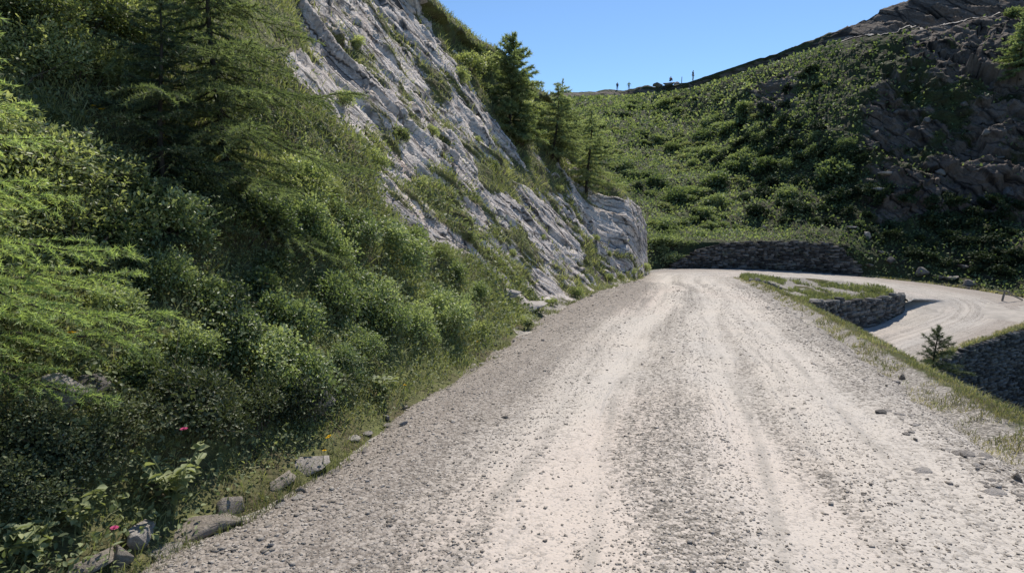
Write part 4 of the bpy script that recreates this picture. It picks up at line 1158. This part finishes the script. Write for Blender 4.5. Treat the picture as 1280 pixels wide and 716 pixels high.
tree('larch_tree', conifer(1, 2.5, 1.35, 54, .036, .0055, 560, M_LARCHY, droop=.22, rise=.5, twigs=20, power=.6), base(-50, 470), 'feathery light green young larch hanging into the left edge of the picture')
tree('larch_tree', conifer(2, 4.1, 1.75, 210, .045, .008, 480, M_LARCH, droop=.24, rise=.35, twigs=18, power=.7, bare=.02, lean=(.03, 0), trunk_r=.034, ragged=.3, inner=True), base(288, 240), 'tall loose branched larch on the left bank, its top cut off by the picture')
tree('spruce_tree', conifer(3, 2.0, 1.0, 56, .034, .0085, 560, M_SPRUCE, droop=.12, rise=.5, twigs=18, power=.6, bare=.01, trunk_r=.03), base(212, 268), 'dark green bushy spruce under the tall larch on the left bank')
tree('larch_tree', conifer(4, 4.4, 1.95, 100, .15, .030, 210, M_LARCH, droop=.03, rise=1.0, twigs=11, power=.5, bare=.01, ragged=.3), base(638, 170), 'dense upright larch near the crest of the slate face, left of two open larches')
OPENL = [(5, 4.0, 2.3, (.06, 0)), (6, 3.6, 2.0, (.16, .0)), (7, 5.2, 2.5, (-.01, .0))]
m5, m6, m7 = [conifer(s, H, R, 60, .14, .024, 210, M_LARCHM, droop=.14, rise=.35, twigs=11, power=.6, bare=.10, lean=l, ragged=.3) for s, H, R, l in OPENL]
tree('larch_tree', m5, base(690, 200), 'open thin larch in the middle of three on the slate face')
tree('larch_tree', m6, base(697, 203), 'slanting small larch growing beside the open thin larch on the slate face', 1.)
tree('larch_tree', m7, base(733, 243), 'open larch with a dark trunk at the far end of the slate face', 2.2)
tree('larch_tree', conifer(8, 7.5, 1.6, 34, .3, .07, 50, M_LARCH, droop=.05, rise=.9, twigs=6, power=.8, bare=.2, ragged=.4), base(704, 152, 2), 'thin larch tip standing against the sky at the left end of the ridge')
tree('larch_tree', conifer(9, 6.5, 2.6, 60, .28, .08, 80, M_LARCH, droop=.1, rise=.5, twigs=8, power=.7), base(1276, 98), 'light green larch on the cliff at the right edge of the picture')
q = at(1163, 500, 10.4); g = drop(q[0], q[1])
tree('spruce_tree', conifer(10, .95, .7, 44, .06, .006, 520, M_SPRUCEL, droop=.0, rise=1.6, twigs=9, power=1.1, ragged=.5, bare=.02, trunk_r=.018), (q[0], q[1], g[2] - .05), 'little spruce with a bare forked tip growing beside the right verge')

# ------------------------------------------------------------------ single herbs and flowers
def petal_mat(name, c):
    m = NT(name); t = m.attr('tint'); return m.done(m.mix(m.mapr(t, 0, 1, .0, .5), c, tuple(.6 * x for x in c)), .6, None, .2, .3)
M_YEL, M_BLUE, M_PINK = petal_mat('yellow_petal', (.80, .52, .02)), petal_mat('blue_petal', (.16, .18, .62)), petal_mat('pink_petal', (.62, .10, .25))

def flower_parts(mat, r, stem, npet, seed):
    rng = np.random.default_rng(seed); pb, sb = Bag(), Bag()
    t = np.linspace(0, 1, 5)[:, None]; pts = np.concatenate([t * .08 * stem, .04 * stem * np.sin(t * 3), t * stem], 1); tube(sb, pts, .0022, 4, .5)
    a = np.linspace(.1, .6, 4) * stem; ax = rng.normal(size=(4, 3)) + [0, 0, .5]
    leaves(sb, np.column_stack([a * .08, a * 0, a]), ax, np.tile([0, 0, 1.], (4, 1)), .05, .014, .5)
    for ring, (k, rr, el) in enumerate([(npet, 1, .25), (npet - 2, .6, .9)]):
        az = np.arange(k) * 6.283 / k + ring
        d = np.column_stack([np.cos(az) * math.cos(el), np.sin(az) * math.cos(el), np.full(k, math.sin(el))])
        leaves(pb, np.tile(pts[-1], (k, 1)), d, np.tile([0, 0, 1.], (k, 1)), r * rr, r * rr * .75, rng.random(k) * .6)
    return pb, sb
FL = {}
for nm, mat, r, st, np_ in [('yellow', M_YEL, .024, .22, 9), ('blue', M_BLUE, .014, .2, 6), ('pink', M_PINK, .018, .2, 10)]:
    pb, sb = flower_parts(mat, r, st, np_, 3); FL[nm] = (pb.mesh('petals', mat), sb.mesh('stem', M_HERB))
def flower(c, px, py, s, label, group=None):
    p, n = hit(px, py + 8)
    if p is None: return
    e = empty('flower', p, (random.uniform(-.2, .2), .1, random.uniform(0, 6)), s); tag(e, label, 'flower', group)
    obj('stem', FL[c][1], e); obj('petals', FL[c][0], e)
flower('yellow', 84, 462, 1.25, 'single big yellow flower in front of the upright grey rock')
for px, py in [(62, 578), (70, 572), (80, 580), (57, 566)]: flower('yellow', px, py, .8, 'small yellow flower in the clump low on the left bank', 'yellow flowers low on the bank')
for px, py in [(417, 558), (405, 583), (410, 566), (502, 492), (598, 432)]: flower('yellow', px, py, .8, 'small yellow flower at the left edge of the gravel', 'yellow flowers at the gravel edge')
for px, py in [(128, 162), (137, 160), (120, 158), (258, 192), (232, 230), (180, 240), (330, 290), (300, 240)]: flower('yellow', px, py, 1.0, 'yellow flower high on the green part of the left bank', 'yellow flowers on the upper bank')
for px, py in [(86, 578), (92, 583), (96, 576)]: flower('blue', px, py, 1.1, 'small blue flower beside the yellow clump on the left bank', 'blue flowers low on the bank')
flower('blue', 237, 572, 1.3, 'single blue flower above the broad leaved plant')
flower('pink', 134, 706, 1.2, 'magenta flower among pale stones at the bottom left')

def broad_plant(seed, n, L, H):
    rng = np.random.default_rng(seed); lb, sb = Bag(), Bag()
    az = rng.uniform(0, 6.28, n); hh = H * rng.uniform(.25, 1, n); rr = H * .55 * rng.uniform(.3, 1, n)
    tip = np.column_stack([np.cos(az) * rr, np.sin(az) * rr, hh])
    ns = max(5, n // 7); ks = rng.integers(0, ns, n)          # several arching stems, leaves all along them
    sa = rng.uniform(0, 6.28, ns); sh = H * rng.uniform(.7, 1.05, ns); sr = H * rng.uniform(.2, .6, ns)
    q = rng.uniform(.3, 1, n)
    tip = np.column_stack([np.cos(sa[ks]) * sr[ks] * q ** 1.5, np.sin(sa[ks]) * sr[ks] * q ** 1.5, sh[ks] * q])
    for k in range(ns):
        t = np.linspace(0, 1, 6); tube(sb, np.column_stack([np.cos(sa[k]) * sr[k] * t ** 1.5, np.sin(sa[k]) * sr[k] * t ** 1.5, sh[k] * t]), np.linspace(.004, .002, 6), 4)
    d = np.column_stack([np.cos(az), np.sin(az), rng.uniform(-.3, .5, n)])
    leaves(lb, tip, d, np.tile([0, 0, 1.], (n, 1)) + rng.normal(0, .3, (n, 3)), L * rng.uniform(.7, 1.25, n), L * .62, np.clip(rng.normal(.55, .2, n), 0, 1), .1, .2)
    return lb.mesh('foliage', M_HERB), sb.mesh('stem', M_HERB)
for (px, py, sd, n, L, H, lab, pink) in [(218, 640, 1, 130, .075, .40, 'broad leaved green plant with one pink flower head at the foot of the bank', True),
                                         (48, 706, 2, 110, .06, .24, 'low bright leafy plant in the bottom left corner', False),
                                         (100, 668, 3, 90, .06, .3, 'pale leafy plant between the bottom left plant and the grey block', False),
                                         (480, 500, 4, 80, .07, .3, 'leafy plant under the right end of the alder thicket beside the gravel', False),
                                         (660, 412, 5, 70, .09, .34, 'bright leafy plant at the road edge before the pale flat slab', False)]:
    p, n_ = hit(px, py)
    e = empty('leafy_plant', p, (0, 0, sd)); tag(e, lab, 'plant')
    fo, st = broad_plant(sd, n, L, H); obj('foliage', fo, e); obj('stem', st, e)
    if pink:
        fl = obj('flower_head', FL['pink'][0], e, (.02, -.12, H * .75), None, 1.3)
# ------------------------------------------------------------------ hikers on the ridge
def plain(name, c, rough=.8):
    m = NT(name); v = m.n('TexCoord').outputs['Object']; n = m.noise(v, 30, 3)
    return m.done(m.mix(m.mapr(n, .3, .7, 0, .35), c, tuple(.65 * x for x in c)), rough)
M_SKIN = plain('skin', (.45, .27, .19), .6); M_HAIR = plain('dark_hair', (.03, .02, .015))
M_BLACK = plain('black_cloth', (.012, .012, .016)); M_GREYC = plain('grey_cloth', (.12, .13, .16)); M_HIVIS = plain('yellow_green_cloth', (.42, .55, .08))
M_PALEC = plain('pale_cloth', (.46, .47, .5)); M_REDC = plain('dark_red_cloth', (.2, .05, .05)); M_BLUEC = plain('blue_cloth', (.06, .08, .16)); M_WOOD = bark_mat('weathered_wood', (.13, .11, .09), (.30, .27, .23), 20)

def skin_mesh(name, joints, edges, radii, mat, parent, root=0, sub=2):
    me = bpy.data.meshes.new(name); me.from_pydata(joints, edges, []); me.materials.append(mat)
    o = obj(name, me, parent); md = o.modifiers.new('skin', 'SKIN'); md.use_smooth_shade = True
    for i, r in enumerate(radii):
        sv = me.skin_vertices[0].data[i]; sv.radius = (r, r) if np.isscalar(r) else r; sv.use_root = i == root; sv.use_loose = False
    s = o.modifiers.new('sub', 'SUBSURF'); s.levels = sub; s.render_levels = sub
    return o

def person(loc, rz, label, top, bottom, seated=False, s=1.0, arms=(.18, .14)):
    e = empty('person', loc, (0, 0, rz), s); tag(e, label, 'person')
    if not seated:
        J = dict(pelvis=(0, 0, .96), waist=(0, .01, 1.10), chest=(0, 0, 1.30), neck=(0, .01, 1.47), chin=(0, -.02, 1.56), crown=(0, -.01, 1.70))
        for sd, k in ((1, 'l'), (-1, 'r')):
            J[k + 'hip'] = (.10 * sd, 0, .92); J[k + 'knee'] = (.12 * sd, -.03, .50); J[k + 'ankle'] = (.13 * sd, .02, .09); J[k + 'toe'] = (.15 * sd, -.15, .03)
            a = arms[0] if sd > 0 else arms[1]
            J[k + 'sho'] = (.19 * sd, .01, 1.41); J[k + 'elb'] = (.19 * sd + a * .5 * sd, .03, 1.13); J[k + 'wri'] = (.19 * sd + a * .5 * sd, -.08, .90); J[k + 'fin'] = (.19 * sd + a * .5 * sd, -.11, .78)
    else:
        J = dict(pelvis=(0, .0, .14), waist=(0, -.03, .28), chest=(0, -.07, .47), neck=(0, -.11, .63), chin=(0, -.15, .71), crown=(0, -.15, .85))
        for sd, k in ((1, 'l'), (-1, 'r')):
            J[k + 'hip'] = (.10 * sd, -.03, .13); J[k + 'knee'] = (.15 * sd, -.36, .40); J[k + 'ankle'] = (.13 * sd, -.46, .02); J[k + 'toe'] = (.15 * sd, -.62, -.03)
            J[k + 'sho'] = (.19 * sd, -.08, .57); J[k + 'elb'] = (.25 * sd, -.22, .36); J[k + 'wri'] = (.15 * sd, -.38, .42); J[k + 'fin'] = (.08 * sd, -.44, .40)
    def build(name, spec, links, mat, root=0):
        ks = [k for k, _ in spec]; return skin_mesh(name, [J[k] for k in ks], [(ks.index(a), ks.index(b)) for a, b in links], [r for _, r in spec], mat, e, root)
    body = [('pelvis', (.15, .11)), ('waist', (.13, .10)), ('chest', (.15, .11)), ('neck', .055), ('chin', .075), ('crown', .085)]
    L = [('pelvis', 'waist'), ('waist', 'chest'), ('chest', 'neck'), ('neck', 'chin'), ('chin', 'crown')]
    for k in 'lr':
        body += [(k + 'hip', .085), (k + 'knee', .058), (k + 'ankle', .04), (k + 'toe', .035), (k + 'sho', .06), (k + 'elb', .042), (k + 'wri', .03), (k + 'fin', .028)]
        L += [('pelvis', k + 'hip'), (k + 'hip', k + 'knee'), (k + 'knee', k + 'ankle'), (k + 'ankle', k + 'toe'), ('chest', k + 'sho'), (k + 'sho', k + 'elb'), (k + 'elb', k + 'wri'), (k + 'wri', k + 'fin')]
    build('body', body, L, M_SKIN)
    up = [('waist', (.16, .125)), ('pelvis', (.17, .13)), ('chest', (.175, .13))]; Lu = [('pelvis', 'waist'), ('waist', 'chest')]
    lo = [('pelvis', (.165, .125))]; Ll = []
    for k in 'lr':
        up += [(k + 'sho', .075), (k + 'elb', .058)]; Lu += [('chest', k + 'sho'), (k + 'sho', k + 'elb')]
        lo += [(k + 'hip', .10), (k + 'knee', .075), (k + 'ankle', .055)]; Ll += [('pelvis', k + 'hip'), (k + 'hip', k + 'knee'), (k + 'knee', k + 'ankle')]
    build('jacket', up, Lu, top); build('trousers', lo, Ll, bottom)
    c = np.array(J['crown']); h = np.array(J['chin'])
    o = skin_mesh('hair', [tuple(c + [0, .01, .01]), tuple(h + [0, .055, .05])], [(0, 1)], [.092, .07], M_HAIR, e)
    return e

def on_ridge(px, py, Y):
    q = at(px, py, Y); return drop(q[0], q[1])
def crest_at(px, y0, y1):        # walk down the picture until the line of sight meets ground
    for py in np.arange(y0, y1, .5):
        p, n = hit(px, py)
        if p is not None and p[1] > 60: return p
p = crest_at(771.5, 90, 130); person(p, .3, 'slim person in grey standing on the ridge, leftmost against the sky', M_GREYC, M_BLUEC, s=1.02)
p = crest_at(786, 90, 130); person(p, -.4, 'person in a yellow green top standing on the ridge', M_HIVIS, M_GREYC, s=1.0, arms=(.5, .4))
p = crest_at(866, 80, 125); person(p, .9, 'tall person in a black jacket and pale trousers standing on the ridge', M_BLACK, M_PALEC, s=1.12)
p = crest_at(837, 85, 125)
for dx, dz, k, s, lab in [(0, -.2, 7, 1.5, 'large rock on the ridge under the seated person'), (-2.4, -.3, 7, 1.3, 'flat dark rock on the ridge left of the seated person'), (1.3, -.25, 6, .95, 'dark rock on the ridge right of the seated person')]:
    o = obj('rock', ROCKS[k], None, p + np.array([dx, 0, dz]), (0, 0, dx), s); tag(o, lab, 'rock')
person(p + np.array([.1, -.1, .75]), .2, 'person in dark red sitting on the ridge rocks', M_REDC, M_GREYC, seated=True, s=1.1)

def post(name, pts, r, label, cat, extra=()):
    b = Bag(); tube(b, pts, r, 7); e = empty(name, pts[0]); tag(e, label, cat)
    o = obj('post', b.mesh('post', M_WOOD), None); o.parent = e; o.matrix_parent_inverse = Matrix.Translation(-Vector(e.location))
    for nm, q, rr in extra:
        b = Bag(); tube(b, q, rr, 6); o = obj(nm, b.mesh(nm, M_WOOD), None); o.parent = e; o.matrix_parent_inverse = Matrix.Translation(-Vector(e.location))
p = crest_at(852, 90, 125)
post('marker_post', [p + [0, 0, -.3], p + [0, 0, .5], p + [.01, 0, 1.15]], [.07, .07, .06], 'thin wooden post on the ridge between the seated and the tall person', 'post', [('cap', [p + [.01, 0, 1.152], p + [.01, 0, 1.22]], [.065, .02])])
p, n = hit(1252, 376)
post('fence_post', [p + [0, 0, -.3], p + [.1, 0, .4], p + [.2, .02, .78]], [.07, .07, .06], 'leaning weathered post with two rails at the outer edge of the hairpin', 'post',
     [('rail', [p + [.19, -.06, .74], p + [.9, .05, .35], p + [1.6, .1, .05]], .05), ('rail', [p + [-.5, -.05, .80], p + [.2, -.07, .70]], .04)])
# ------------------------------------------------------------------ camera, sun, sky
cam = bpy.data.cameras.new('camera'); cam.sensor_width = 36; cam.lens = 36 * F / 1280
cam.clip_start = .05; cam.clip_end = 10000
co = bpy.data.objects.new('camera', cam); COL.objects.link(co)
co.location = CAM; co.rotation_euler = (math.radians(90) - PITCH, 0, 0)
SC.camera = co

SUN_EL, SUN_AZ = math.radians(57), math.radians(20)          # azimuth clockwise from +Y
sd = Vector((math.cos(SUN_EL) * math.sin(SUN_AZ), math.cos(SUN_EL) * math.cos(SUN_AZ), math.sin(SUN_EL)))
sl = bpy.data.lights.new('sun', 'SUN'); sl.energy = 5.5; sl.angle = math.radians(.5); sl.color = (1, .93, .82)
so = bpy.data.objects.new('sun', sl); COL.objects.link(so)
so.rotation_euler = (-sd).to_track_quat('-Z', 'Y').to_euler()

W = bpy.data.worlds.new('World'); SC.world = W; W.use_nodes = True
wt = W.node_tree; bg = wt.nodes['Background']
sky = wt.nodes.new('ShaderNodeTexSky'); sky.sky_type = 'NISHITA'; sky.sun_disc = False
sky.sun_elevation = SUN_EL; sky.sun_rotation = SUN_AZ; sky.altitude = 2000; sky.air_density = 1.0; sky.dust_density = .6; sky.ozone_density = 2.0
mx = wt.nodes.new('ShaderNodeMix'); mx.data_type = 'RGBA'; mx.blend_type = 'MULTIPLY'; mx.inputs[0].default_value = 1
wt.links.new(sky.outputs[0], mx.inputs[6]); mx.inputs[7].default_value = (.84, 1.01, 1.10, 1)
wt.links.new(mx.outputs[2], bg.inputs[0]); bg.inputs[1].default_value = .15

SC.view_settings.view_transform = 'Standard'; SC.view_settings.look = 'None'; SC.view_settings.exposure = 0
SC.cycles.max_bounces = 4; SC.cycles.diffuse_bounces = 3; SC.cycles.glossy_bounces = 1; SC.cycles.transmission_bounces = 3; SC.cycles.transparent_max_bounces = 4
